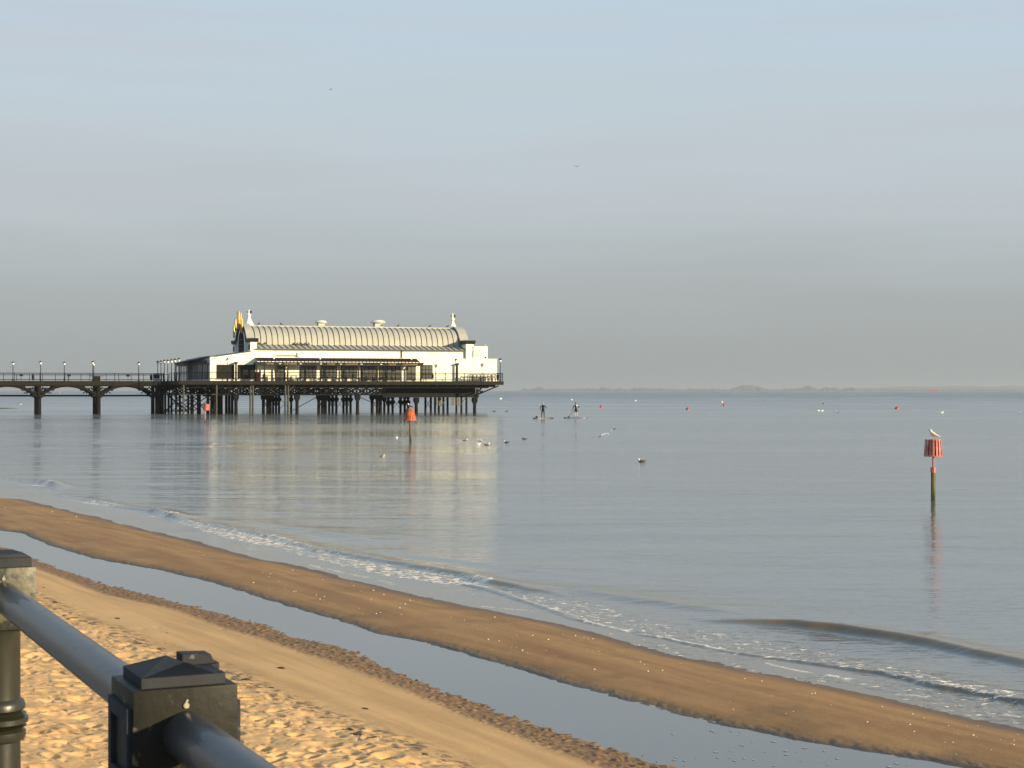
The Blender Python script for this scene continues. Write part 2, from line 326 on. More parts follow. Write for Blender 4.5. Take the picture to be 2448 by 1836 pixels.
# seaward bar
bar = (v > p1_)*(v < s_+.2); z = z + bar*(.018*(fbm(u*.35, v*2.4, 3, 31)-.5) + .005*(fbm(u*3.2, v*7, 3, 34)-.5) + .003*(fbm(u*9, v*9, 2, 33)-.5))
rim = np.exp(-((v-p1_-.05)/.10)**2); z = z + rim*.022*(fbm(u*9, v*14, 3, 37)-.5)
wet = np.clip(np.exp(-np.clip((v-p1_)/.11, 0, 9)**1.5)*(v > p1_-.3) + .8*np.exp(-((v-s_)/.30)**2), 0, 1)
def sand_material():
    m = bpy.data.materials.new('beach_sand'); m.use_nodes = True; t = m.node_tree; p = t.nodes['Principled BSDF']; N = t.nodes.new; L = t.links.new
    geo = N('ShaderNodeNewGeometry')
    def noise(s, d=5, sc=(1,1,1), rot=0):
        mpn = N('ShaderNodeMapping'); mpn.inputs['Scale'].default_value = sc; mpn.inputs['Rotation'].default_value = (0,0,rot); L(geo.outputs['Position'], mpn.inputs[0])
        n = N('ShaderNodeTexNoise'); n.inputs['Scale'].default_value = s; n.inputs['Detail'].default_value = d; L(mpn.outputs[0], n.inputs[0]); return n.outputs[0]
    def mr(src, a, b, c=0, d=1):
        q = N('ShaderNodeMapRange'); q.inputs[1].default_value=a; q.inputs[2].default_value=b; q.inputs[3].default_value=c; q.inputs[4].default_value=d; L(src, q.inputs[0]); return q.outputs[0]
    def mix(f, a, b):
        q = N('ShaderNodeMixRGB')
        for k, s in ((0,f),(1,a),(2,b)):
            if isinstance(s, tuple): q.inputs[k].default_value = (*s,1)
            elif isinstance(s, float): q.inputs[k].default_value = s
            else: L(s, q.inputs[k])
        return q.outputs[0]
    def attr(n): q = N('ShaderNodeAttribute'); q.attribute_name = n; return q.outputs['Fac']
    rot = math.atan2(AU[1], AU[0])
    streak = noise(1.0, 5, (.35, 3.2, 1), 0)
    # streaks run along the shore: rotate coordinates so x lies along u
    vr = N('ShaderNodeVectorRotate'); vr.rotation_type = 'Z_AXIS'; vr.inputs['Angle'].default_value = -rot; L(geo.outputs['Position'], vr.inputs['Vector'])
    mpn = N('ShaderNodeMapping'); mpn.inputs['Scale'].default_value = (.35,3.0,1); L(vr.outputs[0], mpn.inputs[0])
    sn = N('ShaderNodeTexNoise'); sn.inputs['Scale'].default_value = .9; sn.inputs['Detail'].default_value = 6; L(mpn.outputs[0], sn.inputs[0])
    damp = mix(mr(sn.outputs[0], .38, .62), (.47,.275,.105), (.60,.36,.145))
    barc = mix(mr(sn.outputs[0], .35, .65), (.31,.158,.052), (.41,.222,.080))
    barc = mix(mr(noise(.9, 5), .52, .68, 0, .6), barc, (.21,.118,.045))
    barc = mix(mr(noise(60, 3), .60, .70, 0, .55), barc, (.16,.09,.04))
    dryc = mix(mr(noise(3.5), .35, .65), (.68,.41,.175), (.59,.345,.135))
    dryc = mix(mr(noise(45, 4), .60, .75, 0, .55), dryc, (.33,.21,.115))
    bandc = mix(mr(noise(22, 4), .4, .6), (.29,.160,.068), (.14,.078,.033))  # darker blotches paint the shadows of ripple dents
    c = mix(attr('bar'), damp, barc); c = mix(attr('band'), c, bandc); c = mix(attr('dry'), c, dryc)
    crumbs = N('ShaderNodeMath'); crumbs.operation = 'MULTIPLY'; L(attr('strand'), crumbs.inputs[0]); L(mr(noise(7, 6), .50, .60), crumbs.inputs[1])
    c = mix(crumbs.outputs[0], c, (.16,.10,.05))
    wet = attr('wet'); c = mix(wet, c, (.095,.062,.034))
    fine = noise(160, 3); g = mr(fine, .3, .7, .86, 1.12)
    hs = N('ShaderNodeMixRGB'); hs.blend_type = 'MULTIPLY'; hs.inputs[0].default_value = 1; L(c, hs.inputs[1]); L(g, hs.inputs[2])
    L(hs.outputs[0], p.inputs['Base Color'])
    L(mr(wet, 0, 1, .85, .50), p.inputs['Roughness']); p.inputs['Specular IOR Level'].default_value = .35
    bp = N('ShaderNodeBump'); bp.inputs['Distance'].default_value = .004; bp.inputs['Strength'].default_value = .7; L(noise(40, 6), bp.inputs['Height']); L(bp.outputs[0], p.inputs['Normal'])
    return m
strand = np.exp(-((v-a_-.02)/.22)**2)
grid_mesh('beach_sand', X, Yg, z, sand_material(), dict(dry=dry, band=bandw, wet=wet, strand=strand, bar=1/(1+np.exp(np.clip((p1_-v)/.05,-30,30)))), label='golden sand beach with footprints beside the sea', kind='structure')

# ------------------------------------------------------------------ water
def water_material(name, base, ripple, fine, foam=False, ior=1.36):
    m = bpy.data.materials.new(name); m.use_nodes = True; t = m.node_tree; p = t.nodes['Principled BSDF']; N = t.nodes.new; L = t.links.new
    geo = N('ShaderNodeNewGeometry')
    p.inputs['Base Color'].default_value = (*base, 1); p.inputs['Roughness'].default_value = .06; p.inputs['IOR'].default_value = ior; p.inputs['Specular IOR Level'].default_value = .5
    def noise(s, d, sc=(1,1,1), rot=0, dist=0, rough=.5):
        mpn = N('ShaderNodeMapping'); mpn.inputs['Scale'].default_value = sc; mpn.inputs['Rotation'].default_value = (0,0,rot); L(geo.outputs['Position'], mpn.inputs[0])
        n = N('ShaderNodeTexNoise'); n.inputs['Scale'].default_value = s; n.inputs['Detail'].default_value = d; n.inputs['Distortion'].default_value = dist; n.inputs['Roughness'].default_value = rough; L(mpn.outputs[0], n.inputs[0]); return n.outputs[0]
    def mr(src, a, b, c=0, d=1):
        q = N('ShaderNodeMapRange'); q.inputs[1].default_value=a; q.inputs[2].default_value=b; q.inputs[3].default_value=c; q.inputs[4].default_value=d; L(src, q.inputs[0]); return q.outputs[0]
    def mul(a, b):
        q = N('ShaderNodeMath'); q.operation = 'MULTIPLY'
        for k, s in enumerate((a, b)):
            if isinstance(s, (int, float)): q.inputs[k].default_value = s
            else: L(s, q.inputs[k])
        return q.outputs[0]
    # patches of rougher and smoother water
    slick = mr(noise(1.0, 3, (.012,.035,1), R(8)), .38, .62, .45, 1.25)
    patch = mul(slick, mr(noise(1.0, 3, (.12,.5,1), R(4)), .35, .65, .6, 1.2))
    pos = N('ShaderNodeSeparateXYZ'); L(geo.outputs['Position'], pos.inputs[0])
    if foam: L(mul(mr(pos.outputs['Y'], 22, 900, .085, .36), mr(noise(1.0, 3, (.02,.045,1), R(3)), .4, .6, .75, 1.3)), p.inputs['Roughness'])
    h1 = mul(noise(1.0, 3, (.55,1.7,1), R(10), .4), ripple)
    h2 = mul(noise(1.0, 3, (3.2,7.5,1), R(-14), .3), fine)
    ad = N('ShaderNodeMath'); ad.operation = 'ADD'; L(h1, ad.inputs[0]); L(h2, ad.inputs[1])
    if foam:
        ad0 = N('ShaderNodeMath'); ad0.operation = 'ADD'; L(mul(noise(1.0, 3, (.07,.26,1), R(5), .5), mr(pos.outputs['Y'], 50, 220, .015, .11)), ad0.inputs[0]); L(ad.outputs[0], ad0.inputs[1]); ad = ad0
    hh = mul(ad.outputs[0], patch)
    if foam:
        calm = N('ShaderNodeAttribute'); calm.attribute_name = 'calm'; hh = mul(hh, mr(calm.outputs['Fac'], 0, 1, 1, .35))
    bp = N('ShaderNodeBump'); bp.inputs['Distance'].default_value = 1; bp.inputs['Strength'].default_value = 1; L(hh, bp.inputs['Height'])
    if not foam:
        L(bp.outputs[0], p.inputs['Normal']); return m
    fa = N('ShaderNodeAttribute'); fa.attribute_name = 'foam'; so_ = N('ShaderNodeAttribute'); so_.attribute_name = 'solid'
    vr = N('ShaderNodeVectorRotate'); vr.rotation_type = 'Z_AXIS'; vr.inputs['Angle'].default_value = R(0); L(geo.outputs['Position'], vr.inputs['Vector'])
    mpn = N('ShaderNodeMapping'); mpn.inputs['Scale'].default_value = (3.4,5.2,1); L(vr.outputs[0], mpn.inputs[0])
    fn = N('ShaderNodeTexNoise'); fn.inputs['Scale'].default_value = 1.6; fn.inputs['Detail'].default_value = 7; fn.inputs['Roughness'].default_value = .68; fn.inputs['Distortion'].default_value = .5; L(mpn.outputs[0], fn.inputs[0])
    # threshold falls as foam grows
    th = mr(fa.outputs['Fac'], 0, 1, .76, .43)
    sb = N('ShaderNodeMath'); sb.operation = 'SUBTRACT'; L(fn.outputs[0], sb.inputs[0]); L(th, sb.inputs[1])
    fm = mr(sb.outputs[0], 0, .02); 
    mxm = N('ShaderNodeMath'); mxm.operation = 'MAXIMUM'; L(fm, mxm.inputs[0]); L(so_.outputs['Fac'], mxm.inputs[1])
    L(bp.outputs[0], p.inputs['Normal'])
    fd = N('ShaderNodeBsdfPrincipled'); fd.inputs['Base Color'].default_value = (1.0,.84,.64,1); fd.inputs['Roughness'].default_value = .7
    fb = N('ShaderNodeBump'); fb.inputs['Distance'].default_value = .03; L(fn.outputs[0], fb.inputs['Height']); L(fb.outputs[0], fd.inputs['Normal'])
    mxs = N('ShaderNodeMixShader'); L(mxm.outputs[0], mxs.inputs[0]); L(p.outputs[0], mxs.inputs[1]); L(fd.outputs[0], mxs.inputs[2])
    L(mxs.outputs[0], t.nodes['Material Output'].inputs[0])
    # churned water inside the foam is sandier
    bc = N('ShaderNodeMixRGB'); bc.inputs[1].default_value = (*base,1); bc.inputs[2].default_value = (.20,.120,.028,1); 
    sh = N('ShaderNodeAttribute'); sh.attribute_name = 'shallow'; L(sh.outputs['Fac'], bc.inputs[0]); L(bc.outputs[0], p.inputs['Base Color'])
    return m
azs = np.concatenate([np.linspace(-60,-18.6,50)[:-1], np.linspace(-18.6,18.6,850), np.linspace(18.6,60,50)[1:]])
dys = np.concatenate([np.linspace(1500, 940, 60)[:-1], np.linspace(940, 120, 760)[:-1], np.linspace(120, 20, 160)[:-1], np.geomspace(20, 1.08, 34)])
rs = np.sort(H*F/dys); TS = np.tan(np.radians(azs)); Xs = rs[:,None]*TS[None,:]; Ys = np.repeat(rs[:,None], len(azs), 1)
us, vs = uv(Xs, Ys)
def cuv(pts):
    out = []
    for t in pts:
        p = gp(t[0], t[1]); q = uv(p.x, p.y); out.append((q[0], q[1]) + tuple(t[2:]))
    out.sort(); return [np.array(c) for c in zip(*out)]
def wave(pts, wsea, wshore):
    cu, cvv, ca = cuv(pts); ca = np.concatenate([[0], ca, [0]]); 
    vc = np.interp(us, cu, cvv) + (vnoise(us*2.2, us*0, 41)-.5)*.08
    A = np.interp(us, np.concatenate([[cu[0]-.6], cu, [cu[-1]+.8]]), ca)
    d = vs-vc; w = np.where(d > 0, wsea, wshore)
    return A*np.exp(-(d/w)**2)
Zs = np.zeros_like(Xs)
near = rs < 90; 
# main breaker
Zs += wave([(0,1146,.06),(60,1149,.08),(80,1152,.16),(125,1161,.17),(145,1166,.0),(150,1188,.05),(230,1200,.07),(300,1216,.05),(345,1220,.06),(375,1226,.13),(410,1236,.13),(430,1242,.04),(560,1266,.05),(650,1284,.06),(760,1316,.05),(960,1350,.055),(1110,1377,.07),(1180,1397,.085),(1260,1412,.06),(1330,1420,.03)], .45, .14)
Zs += wave([(1130,1402,.03),(1250,1437,.02),(1380,1482,.015),(1500,1507,.015),(1700,1552,.015),(1810,1570,.018),(1900,1583,.022),(2000,1597,.028),(2100,1612,.032),(2250,1645,.04),(2448,1682,.045)], .45, .06)
# second swell: the clear brown face on the right
Zs += wave([(1700,1484,.02),(1820,1492,.07),(1900,1499,.105),(2000,1510,.12),(2100,1524,.115),(2200,1541,.10),(2300,1560,.085),(2448,1590,.075)], .5, .16)
# low swells further out
Zs += wave([(1250,1398,.02),(1400,1414,.045),(1550,1438,.05),(1680,1456,.045),(1780,1468,.02)], .7, .3)
Zs += wave([(560,1246,.02),(700,1262,.04),(800,1278,.04),(900,1296,.02)], .8, .35)
Zs += wave([(900,1318,.02),(1100,1342,.03),(1250,1362,.035),(1450,1385,.02)], .8, .35)
fall = np.clip((vs-cv(c_sea,us))/2.0, 0, 1)
Zs += fall*np.exp(-(Ys/120)**2)*(.022*(fbm(us*.25, vs*.7, 3, 51)-.5) + .008*(fbm(us*1.2, vs*2.6, 3, 52)-.5))
chop = (fbm(Xs*1.9, Ys*2.6, 2, 55)-.5)*.010*np.exp(-(Ys/80)**2) + (fbm(Xs*.55, Ys*.45, 2, 56)-.5)*.050*np.clip((Ys-35)/60, 0, 1)*np.exp(-(Ys/330)**2)
Zs += fall*chop*(.45+1.1*np.clip((fbm(Xs*.035, Ys*.10, 3, 57)-.38)*3.5, 0, 1))
# foam fields
fo = cuv([(60,1158,1150,.0),(75,1160,1148,1),(97,1162,1149,1),(104,1162,1152,0),(150,1192,1188,0),(160,1195,1188,.45),(210,1204,1195,.8),(260,1211,1203,.8),(290,1216,1211,.2),(350,1226,1222,.1),(360,1234,1223,1),(392,1237,1225,1),(400,1238,1232,.0),(420,1244,1240,.1),(428,1248,1240,.7),(480,1268,1250,.75),(560,1290,1262,.8),(600,1297,1272,.85),(660,1308,1285,.75),(700,1322,1300,.7),(830,1355,1328,.75),(960,1382,1348,.8),(1060,1395,1365,.85),(1120,1400,1380,1),(1130,1401,1385,.4),(1150,1404,1400,.3),(1200,1418,1405,.5),(1300,1452,1412,.62),(1375,1475,1430,.66),(1400,1487,1450,.58),(1500,1510,1462,.6),(1600,1530,1478,.6),(1700,1550,1500,.56),(1800,1569,1515,.55),(1900,1583,1540,.62),(2000,1597,1563,.62),(2100,1612,1580,.62),(2200,1638,1610,.72),(2300,1655,1632,.75),(2448,1688,1660,.7)])
pu = fo[0]; vlo = np.interp(us, pu, fo[1])
vup = []
_t = sorted([(uv(*gp(a[0],a[1]).xy)[0], uv(*gp(a[0],a[2]).xy)[1], 0) for a in [(60,1158,1150),(97,1162,1149),(160,1195,1188),(260,1211,1203),(290,1216,1211),(360,1234,1223),(392,1237,1225),(428,1248,1240),(480,1268,1250),(560,1290,1262),(600,1297,1272),(700,1322,1300),(830,1355,1328),(960,1382,1348),(1060,1395,1365),(1120,1400,1380),(1150,1404,1398),(1200,1418,1405),(1300,1452,1412),(1400,1487,1450),(1500,1510,1462),(1600,1530,1478),(1700,1550,1500),(1800,1569,1515),(1900,1583,1540),(2000,1597,1563),(2100,1612,1580),(2200,1638,1610),(2300,1655,1632),(2448,1688,1660)]])
vhi = np.interp(us, [q[0] for q in _t], [q[1] for q in _t]); FF = np.interp(us, pu, fo[3])
vlo = vlo + (vnoise(us*2.2, us*0, 41)-.5)*.08
t = (vs-vlo)/np.maximum(vhi-vlo, .05)
foam = FF*.90*np.clip((t+.10)/.08, 0, 1)*np.clip((1.25-t)/.5, 0, 1)
foam = np.where((us > pu.min()-4) & (us < pu.max()+4), foam, 0)
un0 = uv(*gp(1900,1583).xy)[0]; un1 = uv(*gp(1120,1400).xy)[0]
line = np.exp(-((vs-vlo-.02)/.022)**2)*(us > un0)*(us < un1)*(.45+.9*(fbm(us*1.4, us*0, 3, 61) > .42))
solid = np.clip(line, 0, 1)*.9
for (xa, xb, ya, yb, w, f) in [(1830,1905,1585,1603,.03,.8),(1905,1975,1603,1613,.03,.8),(1975,2035,1614,1624,.07,.95),(2140,2220,1660,1668,.05,.7),(2330,2448,1698,1716,.04,.6),(1150,1275,1449,1460,.03,.6),(210,480,1236,1299,.03,.7),(740,960,1350,1400,.05,.45)]:
    pa = uv(*gp(xa,ya).xy); pb = uv(*gp(xb,yb).xy); m = (us > min(pa[0],pb[0])) & (us < max(pa[0],pb[0]))
    lv = np.interp(us, sorted([pa[0],pb[0]]), [q[1] for q in sorted([pa,pb])]) + (fbm(us*2.3, us*0, 2, 63)-.5)*.12
    solid = np.maximum(solid, m*f*np.exp(-((vs-lv)/w)**2)*(fbm(us*5, vs*16, 3, 64) > .45))
swash = 1/(1+np.exp(np.clip((vs-vlo)/.05, -30, 30)))
foam = np.maximum(foam, .50*swash*np.exp(-(Ys/34)**4)*(fbm(us*.8, vs*1.5, 2, 71) > .48))
shallow = np.clip(np.exp(-np.clip(vs-cv(c_sea,us), 0, 50)/2.4), 0, 1)
shallow = np.clip(np.maximum.reduce([shallow*.9, .75*np.clip(foam*1.3, 0, 1), np.clip((Zs-.016)*24, 0, 1)]), 0, 1)
Zs += foam*.05*np.exp(-(Ys/60)**2)*(fbm(us*9, vs*9, 3, 73)-.45)
calm = swash
grid_mesh('sea', Xs, Ys, Zs, water_material('sea_water', (.150,.158,.142), .026, .013, True, 1.64), dict(foam=foam, solid=solid, shallow=shallow, calm=calm), label='calm grey sea', kind='structure')
# runnel of water left on the beach
ur = np.linspace(-5, 110, 400); lo = cv(c_pool0, ur)-.5; hi = cv(c_pool1, ur)+.3
tt = np.linspace(0, 1, 8)[:,None]; VV = lo[None,:]*(1-tt)+hi[None,:]*tt; UU = np.repeat(ur[None,:], 8, 0)
XX, YY = xy(UU, VV)
grid_mesh('beach_pool', XX, YY, np.full_like(XX, ZP), water_material('pool_water', (.12,.10,.075), .0012, .0006, False, 1.85), label='long shallow pool of still water along the beach', kind='structure')
# seabed far below so that the water plane is never seen from under; far spit
mb = MB(); c = gp(-18, 977); 
for k in range(1):
    pr = [(7.5,0),(6.5,.10),(4.5,.22),(2,.3),(.2,.32)]
    mb.lathe([(r*2.4, zz) for r, zz in pr], 28)
o = mb.build('sandbank', M['timber'], smooth=True, loc=(c.x, c.y, -.03), label='low tan sandbank at the far left edge', kind='structure'); o.scale = (.22, .6, .6)

# ------------------------------------------------------------------ promenade and railing
RD = Vector((-.426, .905, 0)).normalized(); RP = Vector((RD.y, -RD.x, 0))      # along the rail (away) / across it (towards the sea)
PZ = H-1.62; C1 = Vector((-.535, 2.62, 0)); SP = 1.892; RZ = H-.53
RM = Matrix(((RP.x, RD.x, 0, 0), (RP.y, RD.y, 0, 0), (0,0,1,0), (0,0,0,1)))
railing = empty('promenade_railing', (C1.x, C1.y, PZ), label='grey tubular promenade railing with square-topped posts in the foreground', cat='railing')
railing.rotation_euler = (0, 0, math.atan2(RD.y, RD.x)-math.pi/2)
rz0 = RZ-PZ
RT = .0375
for i in range(-1, 4):
    y0 = i*SP; dark = (i != 1)
    bm_ = M['box1'] if dark else M['box2']
    # shaft with turned rings
    prof = [(.105,0),(.105,.03),(.085,.05),(.07,.10),(.060,.14)]
    for zc, rr in ((.30,.073),(.34,.080),(.38,.073),(.735,.066),(.765,.072),(.80,.066)):
        d = H-0
    def ring(zc, rr, h=.016): return [(.054, zc-h*1.3), (rr-.004, zc-h), (rr, zc-h*.4), (rr, zc+h*.4), (rr-.004, zc+h), (.054, zc+h*1.3)]
    zt = rz0
    for dd, rr in ((.895,.068),(.86,.074),(.825,.066),(.612,.060),(.588,.064)):
        prof += ring(PZ*0+(1.62-dd), rr)
    # sort by height
    prof = prof[:5] + sorted(prof[5:], key=lambda q: q[1]) + [(.054, zt-.075)]
    p_ = MB().lathe(prof, 32).build('post', M['shaft'], railing, smooth=True, loc=(0, y0, 0))
    # square junction box, slightly tapering, open-cornered
    b = MB().box(-.0815, -.080, rz0-.075-.012, .0815, .080, rz0+.073).build('post_head', bm_, p_, bevel=.003, smooth=True)
    if dark:
        # raised frame and recessed plate on the landward (left) side, sea side the same
        for sx in (-1, 1):
            fr = MB()
            x0, x1 = sorted((sx*.0815, sx*.0885))
            fr.box(x0, -.070, rz0-.080, x1, -.050, rz0+.045); fr.box(x0, .050, rz0-.080, x1, .070, rz0+.045)
            fr.box(x0, -.0495, rz0+.022, x1, .0495, rz0+.045); fr.box(x0, -.0495, rz0-.080, x1, .0495, rz0-.060)
            fr.build('cover_frame', M['captop'], p_)
    cp = MB(); zc = rz0+.0732
    if dark:
        cp.box(-.0655, -.066, zc, .0655, .066, zc+.016)
        # broken-looking pitched top: low pyramid on one side, a dished lug on the other
        b0 = len(cp.v)
        top = [(-.0655,-.066,zc+.0162),(.050,-.066,zc+.0162),(.0655,-.060,zc+.018),(.024,.024,zc+.022),(-.0655,.066,zc+.0162),(.002,.058,zc+.030)]
        cp.v += top
        cp.face((b0,b0+1,b0+3)); cp.face((b0+1,b0+2,b0+3)); cp.face((b0,b0+3,b0+5)); cp.face((b0,b0+5,b0+4)); cp.face((b0+3,b0+4,b0+5)); cp.face((b0,b0+4,b0+3,b0+1))
        cp.prism([(.018,.0164),(.078,.0164),(.073,.018),(.068,.022),(.064,.031),(.018,.033)], lambda q: (q[0]+.004, .030, zc+q[1]), lambda q: (q[0]+.004, .072, zc+q[1]))
        cp.prism([(.0655,.0),(.079,.0),(.079,.018),(.0655,.016)], lambda q: (q[0], .020, zc+q[1]), lambda q: (q[0], .060, zc+q[1]))
    else:
        cp.box(-.072, -.072, zc, .072, .072, zc+.024)
        cp.prism([(-.072,.0242),(.072,.0242),(.045,.034),(-.045,.034)], lambda q: (q[0], -.070, zc+q[1]), lambda q: (q[0], .070, zc+q[1]))
    cp.build('post_cap', M['captop'], p_, bevel=.002 if not dark else 0)
    bo = MB().tube([(.0, -.0795, rz0+.046), (.0, -.0830, rz0+.046)], .0045, 10).tube([(-.001, -.0803, rz0+.048), (.002, -.0815, rz0+.055)], .0022, 8).build('post_glint', M['glint'], p_)  # small bright piece standing in for a glint on the post head
for i in range(-1, 3):
    ya, yb = i*SP+.0803, (i+1)*SP-.0803
    for nm, zz, rr in (('top_rail', rz0, RT), ('middle_rail', .60, .022), ('lower_rail', .22, .022)):
        if nm == 'top_rail': MB().tube([(0, ya, zz), (0, ya+.02, zz), (0, yb-.02, zz), (0, yb, zz)], rr, 40).build(nm, M['rail'], railing, smooth=True)
        else: MB().tube([(0, i*SP+.0565, zz), (0, (i+1)*SP-.0565, zz)], rr, 20).build(nm, M['rail'], railing, smooth=True)
    # grip collars where the rail meets the box
# promenade slab and sea wall under the railing
pm = MB(); pm.box(-7, -9, -1.9, .16, 30, -.02).build('promenade', M['concrete'], None, bevel=.01, label='concrete promenade and sea wall below the railing', kind='structure').matrix_world = Matrix.Translation((C1.x, C1.y, PZ)) @ Matrix.Rotation(railing.rotation_euler.z, 4, 'Z')

# ------------------------------------------------------------------ the pier
TH = R(20); PC, PS = math.cos(TH), math.sin(TH); X0, Y0 = -41.3, 227.5
def xp(px, yd=0):
    r = (px-CX)/F; return (r*(Y0+yd*PC) - X0 + yd*PS)/(PC - r*PS)
def pw(x, y, z): return Vector((X0+x*PC-y*PS, Y0+x*PS+y*PC, z))
def zp(py, x, y): return H+(HY-py)/F*pw(x, y, 0).y
def at(px, py, yd): x = xp(px, yd); return x, yd, zp(py, x, yd)
DZ = 4.64; PR = TH
pier = empty('pier', (X0, Y0, 0), PR, label='dark iron pier on many piles with an arched walkway running left', cat='pier')
xl, xr = xp(428), xp(1203)
MB().box(xl, 0, DZ-.10, xr, 27, DZ).build('platform_deck', M['timber'], pier)
fm = MB(); fm.box(xl-.06, -.06, DZ-.50, xr+.06, .0, DZ+.03); fm.box(xr, .002, DZ-.50, xr+.06, 27, DZ+.03); fm.box(xl-.06, .002, DZ-.50, xl, 27, DZ+.03); fm.box(xl, 27.0, DZ-.5, xr, 27.06, DZ+.03)
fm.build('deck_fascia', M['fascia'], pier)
# beams below the deck
bm_ = MB()
for k, yd in enumerate((1.2, 6, 11, 16, 21, 26)):
    bm_.box(xl+.3, yd-.1, DZ-.95, xp(1165, yd), yd+.1, DZ-.10)
xx = xl+1
while xx < xp(1165): bm_.box(xx-.09, .1, DZ-.62, xx+.09, 26.9, DZ-.101); xx += 1.5
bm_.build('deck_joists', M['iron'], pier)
# lattice girders
zlo = zp(943, 20, 1); zhi = DZ-.951
for yd, xa, xb in ((1.2, xp(520,1.2), xp(925,1.2)), (11, xl+1, xp(925,11)), (16, xl+1, xp(925,16)), (26, xl+1, xr-6)):
    g = MB(); g.box(xa, yd-.12, zlo-.12, xb, yd+.12, zlo+.03); 
    n = max(1, int((xb-xa)/1.5)); w = (xb-xa)/n
    for k in range(n):
        for s in (0, 1):
            z0, z1 = (zlo, zhi) if s else (zhi, zlo)
            g.tube([(xa+k*w, yd+.05*s, z0), (xa+(k+1)*w, yd+.05*s, z1)], .085, 4)
        g.box(xa+k*w-.06, yd-.08, zlo, xa+k*w+.06, yd+.08, zhi)
        if k % 2 == 0: # ring ornament
            cxx = xa+(k+.5)*w; cz = (zlo+zhi)/2
            ring_ = [(cxx+.36*math.cos(t), yd-.1, cz+.36*math.sin(t)) for t in np.linspace(0, 2*math.pi, 11)]
            g.tube(ring_, .07, 4, cap=False)
    g.build('lattice_girder', M['iron'], pier)
zb = zp(950, 30, 4)
g = MB()
for yd in (4, 9, 14, 19, 24): g.box(xp(915,yd), yd-.12, zb, xp(1136,yd), yd+.12, DZ-.951)
g.build('plate_girder', M['iron'], pier)
g = MB(); g.box(xp(960,8), 8.3, zb+.15, xp(1112,8), 8.36, DZ-1.2); g.build('rusty_panel', M['brown'], pier)
# piles: (px, y', radius, light)
piles = []
for px in (564,710,854.6,995): piles.append((px, 1.2, .24, 0, 1))
for px in (598.5,604.6,682,688.8): piles.append((px, .5, .14, 1, 0))
for px in (438.7,517.5): piles.append((px, .3, .13, 1, 0))
for px in (497,506,512,522,529): piles.append((px, 5, .21, 0, 0))
for px in (541,548,555): piles.append((px, 17, .20, 0, 0))
for px in (629.5,640,646): piles.append((px, 11, .22, 0, 1))
for px in (653,660,667,696): piles.append((px, 16, .17, 0, 2))
for px in (762,771,778): piles.append((px, 8, .23, 0, 1))
for px in (787,795,804,821,829,838): piles.append((px, 16, .18, 0, 2))
for px in (889.6,902,909.5): piles.append((px, 8, .23, 0, 1))
for px in (918.6,928.5,938.5,957.5,967.5,975.5): piles.append((px, 16, .18, 0, 2))
for px in (1017,1030,1040,1049,1060,1070): piles.append((px, 10, .17, 0, 0))
for px in (1091,1103,1115): piles.append((px, 14, .16, 0, 0))
piles.append((1134.6, 1.2, .24, 0, 1))
for px in (389,395,403,410,421,430,450,459,473,477.5): piles.append((px, 7 if px in (421,459,477.5) else 13, .16 if px != 459 else .24, 0, 0))
zpl = -1.5
for px, yd, rad, light, capk in piles:
    x = xp(px, yd); top = DZ-.5 if light or yd < 9 and capk == 0 else (zlo if px < 925 else zb)
    m = MB(); m.lathe([(rad*1.04, zpl), (rad*1.04, .7), (rad, .8), (rad, top)], 12, (x, yd, 0))
    if capk == 1: m.lathe([(rad*1.1, top-.95), (rad*2.1, top-.55), (rad*2.1, top-.02)], 4, (x, yd, 0), math.pi/4)
    if capk == 2: m.lathe([(rad*1.0, top-1.2), (rad*2.5, top-.75), (rad*1.0, top-.4), (rad*1.9, top-.02)], 8, (x, yd, 0))
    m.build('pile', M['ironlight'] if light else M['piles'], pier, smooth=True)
# cross ties between neighbouring back piles
def brace(pa, pb, ya, yb, za, zb_, r=.05, mt='iron'):
    xa, xb = xp(pa, ya), xp(pb, yb); MB().tube([(xa, ya, za), (xb, yb, zb_)], r, 6).build('brace', M[mt], pier)
for a, b, yd in ((629.5,640,11),(653,660,16),(660,667,16),(667,696,16),(762,771,8),(787,795,16),(795,804,16),(804,821,16),(821,829,16),(829,838,16),(889.6,902,8),(918.6,928.5,16),(928.5,938.5,16),(938.5,957.5,16),(957.5,967.5,16),(967.5,975.5,16),(1017,1030,10)):
    xa, xb = xp(a, yd), xp(b, yd); m = MB(); m.tube([(xa, yd, .5), (xb, yd, 2.2)], .035, 5); m.tube([(xa, yd+.06, 2.2), (xb, yd+.06, .5)], .035, 5); m.build('cross_tie', M['iron'], pier)
brace(700, 758, 6, 8, .5, 2.4, .05); brace(838, 889, 6, 8, 2.9, 1.6, .05); brace(688.8, 706, .5, 1.2, 3.2, 4.1, .07, 'ironlight')
for k, px in enumerate((1049,1060,1070,1091,1103,1115)):  # raking stays with boards
    x = xp(px, 9); m = MB(); m.tube([(x-.1, 9, zb-.1), (x-1.1, 9, zb-1.4)], .06, 5) if k in (2,5) else m.box(x-.75, 9, zb-1.25, x-.35, 9.08, zb-.05); m.build('brace', M['timber'], pier)
